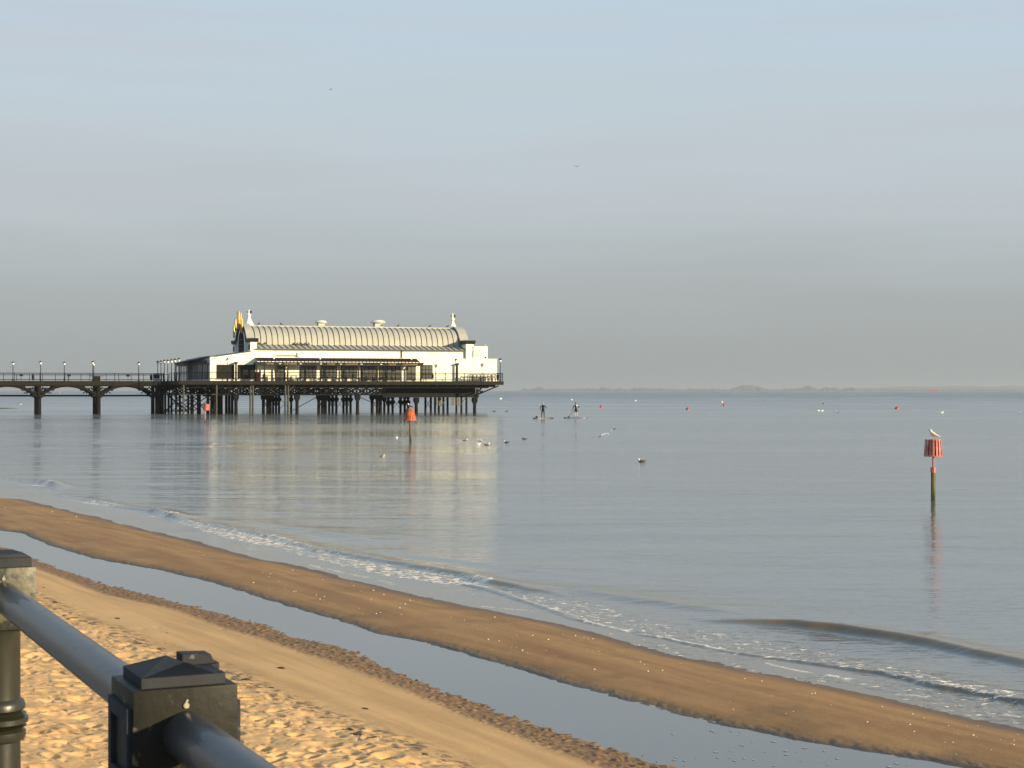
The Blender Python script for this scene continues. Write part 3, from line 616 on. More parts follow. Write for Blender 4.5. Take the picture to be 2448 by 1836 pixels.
# cantilever brackets at the sea end
for yd in (1.2, 8, 15, 22):
    m = MB(); xe = xp(1134.6, yd)
    m.tube([(xe, yd, 2.55), (xr-.3, yd, DZ-.62)], .10, 6); m.tube([(xe, yd, 1.95+.3), (xe+1.3, yd, 3.3)], .07, 6)
    m.tube([(xe+.9, yd, 3.0), (xe+.9, yd, DZ-.55)], .05, 5); m.tube([(xe, yd, 3.9), (xe+2.0, yd, DZ-.9)], .05, 5); m.tube([(xe+2.2, yd, 3.75), (xe+1.4, yd, DZ-.6)], .05, 5)
    m.box(xe+.25, yd-.12, 2.3, xe+.6, yd+.12, 3.6); m.box(xe, yd-.08, DZ-.80, xr-.8, yd+.08, DZ-.501)
    m.build('bracket', M['iron'], pier)
# braced landing stage below the left end
zt = zp(943, 0, 5)
for bb in ((xp(386,13), 12.9, zt-.1, xp(480,13), 13.1, zt+.12), (xp(428,4), 3.9, zt-.06, xp(516,4), 4.05, zt+.08), (xp(389,13), 12.9, .25, xp(450,13), 13.05, .45)): MB().box(*bb).build('landing_beam', M['ironlight'], pier)
for pa, pb, yy, up in ((395,440,13,1),(400,447,13,0),(410,459,12,1),(415,459,12,0),(430,478,7,1),(430,478,7,0),(445,498,6,1),(445,498,6,0),(405,438,13,0),(438,500,4,1),(459,515,4,1),(459,500,7,0),(395,430,12,1),(402,452,8,0),(421,470,9,1)):
    brace(pa, pb, yy, yy, .35 if up else zt-.15, zt-.15 if up else .35, .065)
# approach walkway: deck between y'=10 and y'=15
ya, yb = 10.0, 15.0; xfar = xp(-150, 10)
m = MB(); m.box(xfar, ya, DZ-.12, xl-.07, yb, DZ-.03); m.build('walkway_deck', M['timber'], pier)
m = MB(); m.box(xfar, ya-.08, DZ-.58, xl-.07, ya-.002, DZ+.02); m.box(xfar, yb+.002, DZ-.58, xl-.07, yb+.08, DZ+.02); m.build('walkway_fascia', M['fascia'], pier)
pp = [-52, 90, 231, 370, 505]; zs_ = zp(948, 0, 12); zc_ = zp(925.5, 0, 12)
for i, px in enumerate(pp[:-1]):
    for yd, dx in ((ya+.4, 0), (yb-.4, 0)):
        rad = .33 if i < 3 else .26; x = xp(px, 12.5)
        m = MB(); m.lathe([(rad*1.1, zpl), (rad, .6), (rad, DZ-.7)], 12, (x, yd, 0)); m.lathe([(rad*1.4, zs_-.15), (rad*1.75, zs_-.02), (rad*1.4, zs_+.25)], 12, (x, yd, 0)); m.build('pile', M['piles'], pier, smooth=True)
m = MB(); m.lathe([(.25, zpl), (.25, DZ-.7)], 10, (xp(374,12.5)+.55, 12.6, 0)); m.build('pile', M['piles'], pier, smooth=True)
for i in range(len(pp)-1):
    xa, xb = xp(pp[i], 12.5), xp(pp[i+1], 12.5)
    for yd in (ya+.15, yb-.15):
        m = MB(); n = 22; a = []
        for k in range(n+1):
            t = k/n; e = (2*t-1); a.append((xa+.3+(xb-xa-.6)*t, zs_+(zc_-zs_)*(1-abs(e)**2.3)))
        thick = .17
        poly = a + [(px_, min(pz+.22+.25*abs(2*k/n-1)**3 + max(0, .62-abs(2*k/n-1))*6, DZ-.583)) for k, (px_, pz) in list(enumerate(a))[::-1]]
        m.prism(poly, lambda q: (q[0], yd-.12, q[1]), lambda q: (q[0], yd+.12, q[1]))
        m.box(xa, yd-.1, DZ-.72, xb, yd+.1, DZ-.581)
        for xc, sgn in ((xa, 1), (xb, -1)):   # spandrel web: solid near the pile with a ring and rays
            px1 = xc+sgn*.30
            m.box(min(px1,px1+sgn*.55), yd-.06, zs_, max(px1,px1+sgn*.55), yd+.06, zs_+.75)
            cxx, cz = xc+sgn*1.05, DZ-1.28
            m.tube([(cxx+.32*math.cos(t), yd, cz+.32*math.sin(t)) for t in np.linspace(0, 2*math.pi, 13)], .07, 4, cap=False)
            cxx2 = xc+sgn*1.85; m.tube([(cxx2+.2*math.cos(t), yd, DZ-1.12+.2*math.sin(t)) for t in np.linspace(0, 2*math.pi, 11)], .06, 4, cap=False)
            m.tube([(xc+sgn*.4, yd, DZ-.8), (xc+sgn*1.7, yd, DZ-1.75)], .06, 4); m.tube([(xc+sgn*.5, yd, DZ-1.8), (xc+sgn*2.4, yd, DZ-.8)], .05, 4)
        m.build('arch_rib', M['iron'], pier)
MB().tube([(xfar, yb+.2, zp(945.5,-5,15)), (xp(300,15), yb+.2, zp(945.8,-5,15)), (xp(392,15), yb+.2, zp(945,0,15))], .12, 8).build('pipe', M['iron'], pier)
# railings of the pier
def fence(path, mt='iron', h=1.15, step=2.0, bars=(.28,.52,.74,.95,1.15), r=.028, name='deck_railing'):
    m = MB()
    for (xa, ya_), (xb, yb_) in zip(path[:-1], path[1:]):
        L_ = math.hypot(xb-xa, yb_-ya_); n = max(1, int(L_/step))
        for k in range(n+1):
            x = xa+(xb-xa)*k/n; y = ya_+(yb_-ya_)*k/n; m.box(x-.035, y-.035, DZ+.03, x+.035, y+.035, DZ+h+.06)
        for b in bars: m.tube([(xa, ya_, DZ+b), (xb, yb_, DZ+b)], r*(1.35 if b == bars[-1] else .8), 5)
    return m.build(name, M[mt], pier)
fence([(xl+.1, 26), (xl+.1, 15.2)]); fence([(xl+.1, 9.8), (xl+.1, .1)]); fence([(xl+.1, .1), (xr-.05, .1)], step=2.9, bars=(.3,.55,.8,.98,1.18), r=.036); fence([(xr-.05, .1), (xr-.05, 26)])
fence([(xfar, ya+.05), (xl, ya+.05)], step=1.65, bars=(.22,.95), r=.03, h=.95); fence([(xfar, yb-.05), (xl, yb-.05)], step=3.3, bars=(.2,.85,1.15), r=.03)

# ------------------------------------------------------------------ pavilion
pav = empty('pier_pavilion', (X0, Y0, 0), PR, label='white seaside pavilion with grey barrel roof and gilded gable on the pier', cat='building')
ZB = DZ+.004
ytop = zp(856, 14, 3)                      # top of the ground storey
yf = 3.0; YN = 8.0; HW = 6.8; YC = YN+HW   # front wall, nave wall, half width, ridge
x1, x2 = xp(502, yf), xp(1188, yf)
# ground storey
MB().box(x1, yf, ZB, x2, 22.0, ytop).build('ground_storey', M['white'], pav)
MB().box(x1-.04, yf-.05, ytop, x2+.05, 22.05, ytop+.08).build('parapet_coping', M['cream'], pav)
# sloping parapet of the west wing, roof behind it
xa, xb = xp(502, yf+.3), xp(601, YN-1)
def s2(px, py, yd): x = xp(px, yd); return (x, zp(py, x, yd))
pol = [s2(504,856.6,yf+.4), s2(601,841,yf+.4), (s2(601,841,yf+.4)[0], ytop+.081), (s2(504,856.6,yf+.4)[0], ytop+.081)]
pol = [pol[3], pol[2], pol[1], (pol[0][0], pol[0][1]+.1)]
MB().prism(pol, lambda q: (q[0], yf+.02, q[1]), lambda q: (q[0], YN-.3, q[1])).build('sloping_parapet', M['white'], pav)
ra, rb = pol[3], pol[2]
xe_, ze_ = s2(421, 869.5, 11)
MB().prism([(ra[0], ra[1]+.01), (rb[0], rb[1]+.01), (rb[0], rb[1]+.14), (ra[0], ra[1]+.15)], lambda q: (q[0], yf+.5, q[1]), lambda q: (q[0], 21.5, q[1])).build('wing_roof', M['darkroof'], pav)
MB().prism([(xe_-.1, ze_-.02), (ra[0]-.1, ytop+.10), (ra[0]-.1, ytop+.24), (xe_-.1, ze_+.14)], lambda q: (q[0], yf+.1+(7.2 if q[0] < x1-.8 else 0), q[1]), lambda q: (q[0], 12.2, q[1])).build('entrance_roof', M['darkroof'], pav)
# glazed entrance, splayed and in shade
A = Vector((x1-.004, yf+.02, 0)); B = Vector((xp(446, 11.5), 11.5, 0)); d = (B-A); Ln = d.length; d.normalize(); nrm = Vector((-d.y, d.x, 0))
if nrm.x > 0: nrm = -nrm
def wallp(t0, t1, o0, o1, z0, z1, m):
    Mx = Matrix(((d.x, nrm.x, 0, A.x), (d.y, nrm.y, 0, A.y), (0,0,1,0), (0,0,0,1))); m.box(t0, o0, z0, t1, o1, z1, Mx); return m
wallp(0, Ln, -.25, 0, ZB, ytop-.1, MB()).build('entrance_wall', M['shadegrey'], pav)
for k in range(4):
    t0 = .6+k*(Ln-1)/4; t1 = t0+(Ln-1)/4-.35
    w = wallp(t0, t1, .003, .07, DZ+.3, DZ+2.45, MB()).build('window', M['frame'], pav)
    for q in range(3):
        wa = t0+.08+q*(t1-t0-.08)/3; wallp(wa, wa+(t1-t0-.08)/3-.08, .073, .09, DZ+.38, DZ+2.37, MB()).build('pane', M['glass'], w)
wallp(-.1, Ln+.2, .1, .45, DZ+2.55, DZ+2.9, MB()).build('entrance_fascia', M['trim'], pav)
m = MB(); xg0, xg1 = xp(421, 11), xp(446, 11)
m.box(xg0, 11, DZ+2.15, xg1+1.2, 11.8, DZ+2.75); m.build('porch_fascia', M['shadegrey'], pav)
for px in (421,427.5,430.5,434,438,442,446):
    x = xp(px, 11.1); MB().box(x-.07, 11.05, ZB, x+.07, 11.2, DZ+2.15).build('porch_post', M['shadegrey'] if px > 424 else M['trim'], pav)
MB().box(xp(423,12), 12, DZ+1.0, xp(446,12), 12.06, DZ+1.12).build('porch_rail', M['trim'], pav)
# windows and doors of the front
def win(px0, px1, py0, py1, nx, rows=(1,), name='window', sill=True, gl='glass'):
    xa, xb = xp(px0, yf), xp(px1, yf); za, zb2 = zp(py1, (xa+xb)/2, yf), zp(py0, (xa+xb)/2, yf); za = max(za, ZB+.01)
    m = MB().box(xa, yf-.08, za, xb, yf-.003, zb2); w = m.build(name, M['frame'], pav)
    tot = sum(rows); zz = za+.07
    for rr in rows:
        h = (zb2-za-.07)*rr/tot
        for k in range(nx):
            a = xa+.07+k*(xb-xa-.07)/nx; MB().box(a, yf-.095, zz, a+(xb-xa-.07)/nx-.11, yf-.083, zz+h-.11).build('pane', M[gl], w)
        zz += h
    if sill: MB().box(xa-.05, yf-.16, za-.09, xb+.05, yf-.004, za-.01).build('sill', M['cream'], w)
    return w
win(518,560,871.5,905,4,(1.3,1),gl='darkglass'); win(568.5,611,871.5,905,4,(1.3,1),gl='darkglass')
win(658,681,873.5,910,2,(1.5,1), 'door', False); win(719,756.6,874,904.5,4,(1,1)); win(768,806,874,904.5,4,(1,1)); win(815,854.6,874,904.5,4,(1,1))
win(862.5,900.5,874,909.8,4,(1,1.2),'door',False); win(906,956,874,909.8,5,(1,1.2),'door',False); win(972,993.6,875,909.8,2,(1,1.2),'door',False); win(1008.5,1034,872.5,905.4,3,(1,1,1))
# veranda
vx0, vx1 = xp(612.5, 1), xp(1009, 1); zt0 = zp(855.5, 14, yf); ze0 = zp(866, 14, .9)
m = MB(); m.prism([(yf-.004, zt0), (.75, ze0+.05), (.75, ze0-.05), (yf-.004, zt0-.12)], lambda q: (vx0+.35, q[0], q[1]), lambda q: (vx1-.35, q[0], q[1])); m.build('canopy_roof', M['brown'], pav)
m = MB(); n = 46
for k in range(n):
    a = vx0+(vx1-vx0)*k/n; m.box(a+.05, .62, ze0+.0, a+(vx1-vx0)/n-.09, .70, ze0+.10)
m.build('canopy_valance', M['cream'], pav)
m = MB()
for k in range(n+1):
    a = vx0+.36+(vx1-vx0-.72)*k/n; m.tube([(a, .74, ze0+.075), (a, yf-.02, zt0+.02)], .03, 4)
m.build('canopy_seams', M['trim'], pav)
zf0 = ze0-.48
MB().box(vx0-.15, .80, zf0, vx1+.15, .92, ze0-.06).build('sign_board', M['trim'], pav)
MB().tube([(vx0-.25, .70, ze0-.03), (vx1+.25, .70, ze0-.03)], .06, 6).build('gutter', M['trim'], pav)
MB().box(vx0-.1, 2.45, zf0+.05, vx1+.1, 2.55, ze0-.1).build('inner_beam', M['trim'], pav)
for px in (614, 632, 659, 688, 717, 766, 811, 857.5, 902, 958.5, 1006):
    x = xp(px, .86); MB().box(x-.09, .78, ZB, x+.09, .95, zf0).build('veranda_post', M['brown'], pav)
def lettering(txt, px0, px1, zc, yy, h, mt, parent=pav, thick=.01, rx=90):
    cu = bpy.data.curves.new('lettering', 'FONT'); cu.body = txt; cu.size = 1; cu.extrude = thick; cu.align_x = 'LEFT'; cu.offset = 0
    to = bpy.data.objects.new('lettering_curve', cu); COL.objects.link(to); bpy.context.view_layer.update()
    me = bpy.data.meshes.new_from_object(to.evaluated_get(bpy.context.evaluated_depsgraph_get())); COL.objects.unlink(to); bpy.data.objects.remove(to)
    cs = np.array([vv.co[:] for vv in me.vertices]); x0_, x1_ = cs[:,0].min(), cs[:,0].max(); y0_, y1_ = cs[:,1].min(), cs[:,1].max()
    xa, xb = xp(px0, yy), xp(px1, yy)
    for vv in me.vertices:
        a, b, c_ = vv.co; vv.co = (xa+(a-x0_)/(x1_-x0_)*(xb-xa), yy-c_, zc+((b-y0_)/(y1_-y0_)-.5)*h)
    me.materials.append(M[mt]); o = bpy.data.objects.new('lettering', me); COL.objects.link(o); o.parent = parent; return o
M['giltletter'] = mat('gilt_lettering', (.42,.27,.12), (.36,.22,.09), 8, .5)
zl = (zf0+ze0-.06)/2+.03
for a, b, c_, d_ in ((636,655,680,709),(782,801,826,855),(928,947,963,999)):
    lettering('THE PIER', a, b, zl, .78, .22, 'giltletter'); lettering('CLEETHORPES', c_, d_, zl, .78, .22, 'giltletter')
for px in (669.5,719,767.5,815,864.5,911.5):
    x = xp(px, .78); MB().box(x-.16, .765, zl-.04, x+.16, .795, zl+.05).build('sign_emblem', M['cream'], pav)
for px, py in ((655,858.4),(765.5,859.2),(984,860.2)):
    x = xp(px, 1.6); MB().lathe([(.02,-.13),(.10,-.09),(.13,0),(.10,.09),(.02,.13)], 10, (x, 1.7, zp(py, x, 1.6)+.1)).build('floodlight', M['lampglass'], pav, smooth=True)  # sun glints on the floodlights, painted as white glass
for px, py in ((619,871),(685.5,879),(965,880)):
    x = xp(px, 1.5); MB().lathe([(.05,-.12),(.20,-.06),(.20,.06),(.05,.12)], 10, (x, 1.5, zp(py, x, 1.5))).build('hanging_lamp', M['lampglass'], pav, smooth=True)
# clerestory and roof of the nave
xg = xp(601, YN); xn0 = xp(612, YN); xn1 = xp(1112, YN); xn2 = xp(1121, YN)
ZE = zp(836, xn0+12, YN); 
MB().box(xg+.2, YN+.05, ytop+.085, xn2-.1, YN+2*HW-.05, ZE).build('clerestory_wall', M['white'], pav)
prof = []
for t in np.linspace(0, 1, 15):
    th = math.pi/2*t; prof.append((YC-3.95*math.cos(th)**.85 if t < 1 else YC, ZE+.72+2.78*math.sin(th)**.9 if t > 0 else ZE+.72))
half = [(YN-.35, ZE-.02), (YN-.35, ZE+.06)] + prof
full = half + [(2*YC-a, b) for a, b in half[::-1][1:]]
MB().prism(full, lambda q: (xn0-.05, q[0], q[1]), lambda q: (xn1+.15, q[0], q[1])).build('barrel_roof', M['roof'], pav, smooth=True)
outl = [(a, b+.035) for a, b in full[1:-1]]
for k in range(38):
    x = xn0+.45+k*(xn1-xn0-.5)/37
    MB().tube([(x, a, b) for a, b in outl], .055, 5).build('roof_seam', M['seam'], pav)
MB().box(xn0-.02, YC-.9, ZE+3.46, xn1, YC+.9, ZE+3.66).build('ridge_cap', M['roof'], pav)
MB().box(xn0-.3, YN-.44, ZE-.10, xn1+.0, YN-.36, ZE+.05).build('gutter', M['seam'], pav)
for px, w in ((960, .16), (1110, .14)):
    x = xp(px, YN); MB().box(x-w/2, YN-.10, ytop+.085, x+w/2, YN+.045, ZE-.1).build('downpipe', M['ironlight'], pav)
MB().box(xp(711,YN), YN-.20, zp(854.2,20,YN), xp(724,YN), YN+.045, zp(843,20,YN)).build('roof_box', M['cream'], pav)
MB().tube([(xp(660,YN), YN-.1, zp(851,15,YN)), (xp(705,YN), YN-.1, zp(850.6,15,YN)), (xp(711,YN)-.1, YN-.1, zp(852,15,YN))], .07, 6).build('pipe', M['seam'], pav)
MB().box(xp(1029,YN), YN-.02, zp(854.5,30,YN), xp(1051,YN), YN+.046, zp(844.5,30,YN)).build('wall_panel', M['cream'], pav)
# roof vents
for px, wd, hh in ((767, .50, .95), (903.5, .62, 1.1)):
    x = xp(px, YC); m = MB(); z0 = ZE+3.45; m.box(x-wd, YC-wd, z0, x+wd, YC+wd, z0+hh*.75)
    vb = m.build('roof_vent', M['vent'], pav)
    MB().lathe([(wd*1.75, z0+hh*.76), (wd*1.85, z0+hh*.84), (wd*1.5, z0+hh*1.05), (wd*.8, z0+hh*1.15)], 16, (x, YC, 0), math.pi/4).build('vent_hood', M['cream'], vb, smooth=True)
# ogee gables
ZS = zp(811.5, xg, YN)
def gable_outline(grow=0.0, top=0.0):
    h = [(HW+.25+grow, ZS), (4.5, ZS+.02), (4.15, ZS+.18), (3.8, ZS+.55), (3.4, ZS+1.05), (2.9, ZS+1.5), (2.2, ZS+1.92), (1.3, ZS+2.25), (.5, ZS+2.38), (0, ZS+2.4)]
    h = [(a, b+top*(1-a/7)) for a, b in h]
    return [(YC-a, b) for a, b in h] + [(YC+a, b) for a, b in h[::-1][1:]]
def gable(xa, xb, zbase, nm):
    o = gable_outline(); poly = [(YC-HW, zbase)] + [(max(min(a, YC+HW), YC-HW), b) for a, b in o] + [(YC+HW, zbase)]
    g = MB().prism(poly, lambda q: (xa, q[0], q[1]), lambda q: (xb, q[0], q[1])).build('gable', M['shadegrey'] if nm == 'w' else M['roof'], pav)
    # coping band that follows the ogee
    band = o[1:-1]; up = [(YC+(a-YC)*1.035, b+.16) for a, b in band]
    def strip(lo_, hi_, x0_, x1_, dz):
        m_ = MB(); n_ = len(lo_)
        for xx_ in (x0_, x1_): m_.v += [(xx_, a, b+dz) for a, b in lo_] + [(xx_, a, b+dz) for a, b in hi_]
        for i in range(n_-1):
            m_.face((i, i+1, n_+i+1, n_+i)); m_.face((2*n_+i, 3*n_+i, 3*n_+i+1, 2*n_+i+1)); m_.face((i, 2*n_+i, 2*n_+i+1, i+1)); m_.face((n_+i, n_+i+1, 3*n_+i+1, 3*n_+i))
        m_.face((0, n_, 3*n_, 2*n_)); m_.face((n_-1, 3*n_-1, 4*n_-1, 2*n_-1))
        return m_
    strip(band, up, xa-.18, xb+.18, .004).build('gable_coping', M['roof'], g)
    if nm == 'w':
        dn = [(YC+(a-YC)*.90, b-.38) for a, b in band]
        strip(dn, up, xa-.26, xa-.185, .002).build('ogee_moulding', M['trim'], g)
    for sgn in (-1, 1):
        y0, y1 = sorted((YC+sgn*(HW-2.1), YC+sgn*(HW+.55)))
        MB().prism([(y0, ZS+.19), (y1, ZS+.19), (y1, ZS+.08), (y1-(.35 if sgn > 0 else 0), ZS-.35), (y0+(.35 if sgn < 0 else 0), ZS-.35), (y0, ZS+.08)], lambda q: (xa-.3, q[0], q[1]), lambda q: (xb+.3, q[0], q[1])).build('cornice', M['trim'], g)
        ya2, yb2 = sorted((YC+sgn*(HW-1.75), YC+sgn*(HW+.12)))
        MB().box(xa-.1, ya2, zbase, xb+.1, yb2, ZS-.36).build('pilaster', M['white'], g)
    return g
gw = gable(xg-.05, xn0-.02, ytop+.09, 'w')
# arched window in the west gable
def arch_poly(w, z0, zs1, z1, n=10):
    P = [(YC-w, z0), (YC-w, zs1)] + [(YC-w*math.cos(t), zs1+(z1-zs1)*math.sin(t)) for t in np.linspace(0, math.pi, n)[1:-1]] + [(YC+w, zs1), (YC+w, z0)]
    return P
xw = xg-.05; zw0, zw1 = ytop+1.0, ZS+1.45
sr = MB().prism(arch_poly(2.75, zw0-.12, zw0+1.3, zw1+.5, 16), lambda q: (xw-.10, q[0], q[1]), lambda q: (xw-.003, q[0], q[1])).build('window_surround', M['white'], gw)
aw = MB().prism(arch_poly(2.1, zw0, zw0+1.2, zw1, 16), lambda q: (xw-.16, q[0], q[1]), lambda q: (xw-.103, q[0], q[1])).build('arched_window', M['darkglass'], gw)
m = MB()
for yy in (-1.0, 0, 1.0): m.box(xw-.20, YC+yy-.06, zw0, xw-.164, YC+yy+.06, zw0+2.3-.3*abs(yy))
for zz in (.5, 1.2, 1.9): m.box(xw-.205, YC-2.0, zw0+zz-.05, xw-.20, YC+2.0, zw0+zz+.05)
m.build('glazing_bars', M['frame'], aw)
for sgn in (-1, 1):
    yy = YC+sgn*(HW-.85); MB().box(xw-.16, yy-.5, zw0+.3, xw-.103, yy+.5, ZS-.7).build('niche_panel', M['trim'], gw)
ge = gable(xn1+.2, xn2+.6, ytop+.09, 'e')
# gilded pipes crowning the west gable
for k, (off, zb_, zt_) in enumerate(((4.2, .7, 2.5), (2.9, 1.7, 3.4), (1.2, 2.1, 4.3), (.3, 1.9, 4.4), (-1.1, 1.5, 4.1), (-2.2, 1.2, 3.3))):
    y = YC+off; MB().lathe([(.05, ZS+zb_-.2), (.145, ZS+zb_), (.145, ZS+zt_-.1), (.08, ZS+zt_)], 12, (xw-.42, y, 0)).build('gilded_pipe', M['gold'], gw, smooth=True)
# finials
for gpar, x in ((gw, xn0+.3), (ge, xn1+.25)):
    z0 = ZS+2.3 if gpar is ge else ZS+1.9
    f = MB().lathe([(.80, z0), (.66, z0+.10), (.28, z0+.65), (.16, z0+1.15), (.30, z0+1.25), (.32, z0+1.4), (.12, z0+1.55), (.08, z0+2.1), (.02, z0+2.3)] if gpar is ge else
                   [(1.25, z0-.6), (1.1, z0-.3), (.7, z0+.5), (.32, z0+1.3), (.16, z0+1.7), (.36, z0+1.85), (.30, z0+2.0), (.10, z0+2.1), (.07, z0+2.55), (.02, z0+2.75)], 14, (x, YC, 0)).build('finial', M['white'], gpar, smooth=True)
    zv = z0+(1.85 if gpar is ge else 2.35)
    MB().box(x-.42, YC-.03, zv-.05, x+.1, YC+.03, zv+.05).box(x+.1, YC-.03, zv-.16, x+.45, YC+.03, zv+.16).build('weather_vane', M['trim'], f)
MB().box(xn2+.65, YN-.3, ytop+.085, xp(1165.5, YN-.3), YN+7, zp(827.5, 31, YN-.3)).build('plant_room', M['white'], pav)
MB().box(xn2+.6, YN-.36, zp(827.5,31,YN-.3), xp(1166,YN-.3), YN+7.06, zp(827.5,31,YN-.3)+.07).build('plant_room_coping', M['cream'], pav)
xa, xb = xp(1132, YN-.3), xp(1149.5, YN-.3); MB().box(xa, YN-.34, zp(852,31,YN), xb, YN-.303, zp(836.5,31,YN)).build('louvre_panel', M['pink'], pav)
MB().box(xp(1159.5,YN-.4), YN-.40, zp(855.5,31,YN), xp(1163,YN-.4), YN-.303, zp(851.5,31,YN)).build('hatch', M['trim'], pav)
MB().box(xp(613,YN-.1), YN-.02, zp(853,15,YN), xp(625,YN-.1), YN+.047, zp(846.5,15,YN)).build('wall_patch', M['pink'], pav)

# ------------------------------------------------------------------ lamps on the pier
def make_lamp():
    t = empty('pier_lamp', label='x', cat='lamp')
    p_ = MB().lathe([(.12,0),(.12,.25),(.07,.35),(.055,1.2),(.045,2.9),(.06,2.95),(.03,3.0)], 10).build('lamp_post', M['trim'], t, smooth=True)
    g = MB().lathe([(.08,3.0),(.12,3.04),(.19,3.28),(.17,3.36)], 8).build('lantern_glass', M['lampglass'], t, smooth=True)
    MB().lathe([(.27,3.365),(.22,3.42),(.10,3.55),(.03,3.62),(.015,3.72)], 10).build('lantern_hood', M['trim'], t, smooth=True)
    return t
lamp0 = make_lamp(); KIDS[lamp0.name] = kids(lamp0)
LP = [(31, 10.2, 862.5, 'lamp nearest the left edge of the photo on the pier walkway', 'lamps along the pier walkway'),
      (97, 10.2, 861, 'second lamp from the left, above the leftmost pier columns', 'lamps along the pier walkway'),
      (153.7, 14.8, 863, 'third lamp from the left, midway between two column pairs', 'lamps along the pier walkway'),
      (221.8, 10.2, 861, 'left lamp of the close pair above the second column pair', 'lamps along the pier walkway'),
      (224.2, 14.8, 864.5, 'right and lower lamp of the close pair above the second column pair', 'lamps along the pier walkway'),
      (331.5, 14.8, 863.5, 'lone lamp on the walkway left of the row of seven', 'lamps along the pier walkway'),
      (377, 25.5, 860.5, 'lowest and leftmost lamp of the row of seven left of the pavilion', 'row of lamps left of the pavilion'),
      (384.7, 23, 859.5, 'second lamp from the left in the row of seven', 'row of lamps left of the pavilion'),
      (392.8, 20.5, 858, 'third lamp from the left in the row of seven', 'row of lamps left of the pavilion'),
      (401, 17.5, 857.5, 'middle lamp of the row of seven left of the pavilion', 'row of lamps left of the pavilion'),
      (409.8, 14, 856.3, 'third lamp from the right in the row of seven', 'row of lamps left of the pavilion'),
      (418.3, 10.5, 855, 'second lamp from the right in the row of seven', 'row of lamps left of the pavilion'),
      (427.8, 7, 854, 'highest and rightmost lamp of the row of seven beside the entrance', 'row of lamps left of the pavilion'),
      (543.6, .35, 854, 'slim lamp in front of the leftmost white wall windows', 'lamps on the pier platform edge'),
      (1090, .35, 856, 'lamp with pale glass in front of the blank right wall', 'lamps on the pier platform edge'),
      (1196, .6, 855, 'lamp at the far right corner of the pier platform', 'lamps on the pier platform edge')]
for i, (px, yd, py, lb, gr) in enumerate(LP):
    x = xp(px, yd); top = zp(py, x, yd); loc = pw(x, yd, DZ+.004 if (px > 425) else DZ-.026)
    o = lamp0 if i == 0 else copy_thing(lamp0); o.location = loc; o.scale = (1, 1, (top-DZ)/3.72)
    tag(o, lb, 'lamp', gr)
# the platform lacks deck where the row of seven stands: a side gangway carries them
m = MB(); m.box(xp(372,16), 15.1, DZ-.5, xl-.08, 27, DZ-.03); m.build('side_gangway', M['fascia'], pier)
for i, (px, lb) in enumerate(((564, 'dark post with flat head between the two left wall windows'), (1093, 'dark post with flat head before the blank right wall'))):
    x = xp(px, .5); m = MB().box(-.11, -.11, 0, .11, .11, 2.45).box(-.28, -.28, 2.45, .28, .28, 2.62)
    e = empty('heater_post', pw(xp(px,2.5), 2.5, DZ+.004), PR, label=lb, cat='post', group='flat-headed posts on the pier edge')
    MB().box(-.11, -.11, 0, .11, .11, 2.4).build('post', M['trim'], e); MB().lathe([(.15,2.402),(.38,2.5),(.38,2.62),(.2,2.68)], 4, (0,0,0), math.pi/4).build('head', M['trim'], e)
# notice boards and bins on the walkway
def signboard(px, yd, lb):
    e = empty('notice_board', pw(xp(px,yd), yd, DZ-.028), PR, label=lb, cat='sign', group='notice boards on the pier walkway')
    MB().box(-.03,-.03,0,.03,.03,.72).build('post', M['trim'], e); MB().box(-.24,-.04,.721,.24,.04,1.0).build('board', M['trim'], e)
signboard(50.5, 14.6, 'small dark board on the walkway just right of the leftmost lamp'); signboard(165, 14.6, 'small dark board between the third lamp and the close pair'); signboard(306, 14.6, 'small dark board left of the lone walkway lamp')
def bin_(px, yd, z, lb, s=1):
    e = empty('litter_bin', pw(xp(px,yd), yd, z), PR, label=lb, cat='bin', group='litter bins on the pier')
    MB().lathe([(.06,0),(.06,.3)], 8).build('stem', M['trim'], e); MB().lathe([(.16,.301),(.19,.5),(.18,.9),(.06,1.0),(.05,1.1)], 12).build('drum', M['trim'], e, smooth=True); e.scale = (s,s,s)
bin_(79, 14.5, DZ-.028, 'round dark bin on the walkway left of the second lamp'); bin_(361.5, 14.5, DZ-.028, 'round dark bin on the walkway just left of the kiosk'); bin_(632, .9, DZ+.004, 'dark round bin before the cream wall under the veranda')
bin_(844, .45, DZ+.3, 'dark lifebuoy-like bin on the railing below the middle signboard', .8); bin_(1034.5, .45, DZ+.25, 'dark bin on the railing at the corner of the last right window', .8); bin_(1190, .6, DZ+.004, 'dark bin beside the corner lamp at the right end', 1.05)
e = empty('kiosk', pw(xp(231.5, 12.5), 12.2, DZ-.028), PR, label='low dark box shelter on the walkway below the close pair of lamps', cat='kiosk')
MB().box(-.42,-.3,0,.42,.3,.72).build('body', M['fascia'], e); MB().box(-1.1,-.35,.721,.85,.35,.80).build('roof', M['ironlight'], e)
e = empty('kiosk', pw(xp(373, 12.5), 12.2, DZ-.028), PR, label='pale and dark box kiosk where the walkway meets the platform', cat='kiosk')
MB().box(-.36,-.3,0,.36,.3,.45).build('body', M['shadegrey'], e); MB().box(-.38,-.32,.451,.38,.32,.95).build('top_box', M['trim'], e)
e = empty('planter_box', pw(xp(615.5, 1.3), 1.3, DZ+.004), PR, label='tall brown box at the left end of the veranda', cat='planter')
MB().box(-.36,-.3,0,.36,.3,1.2).build('box', M['brown'], e, bevel=.02); MB().box(-.40,-.34,1.201,.40,.34,1.26).build('rim', M['trim'], e)
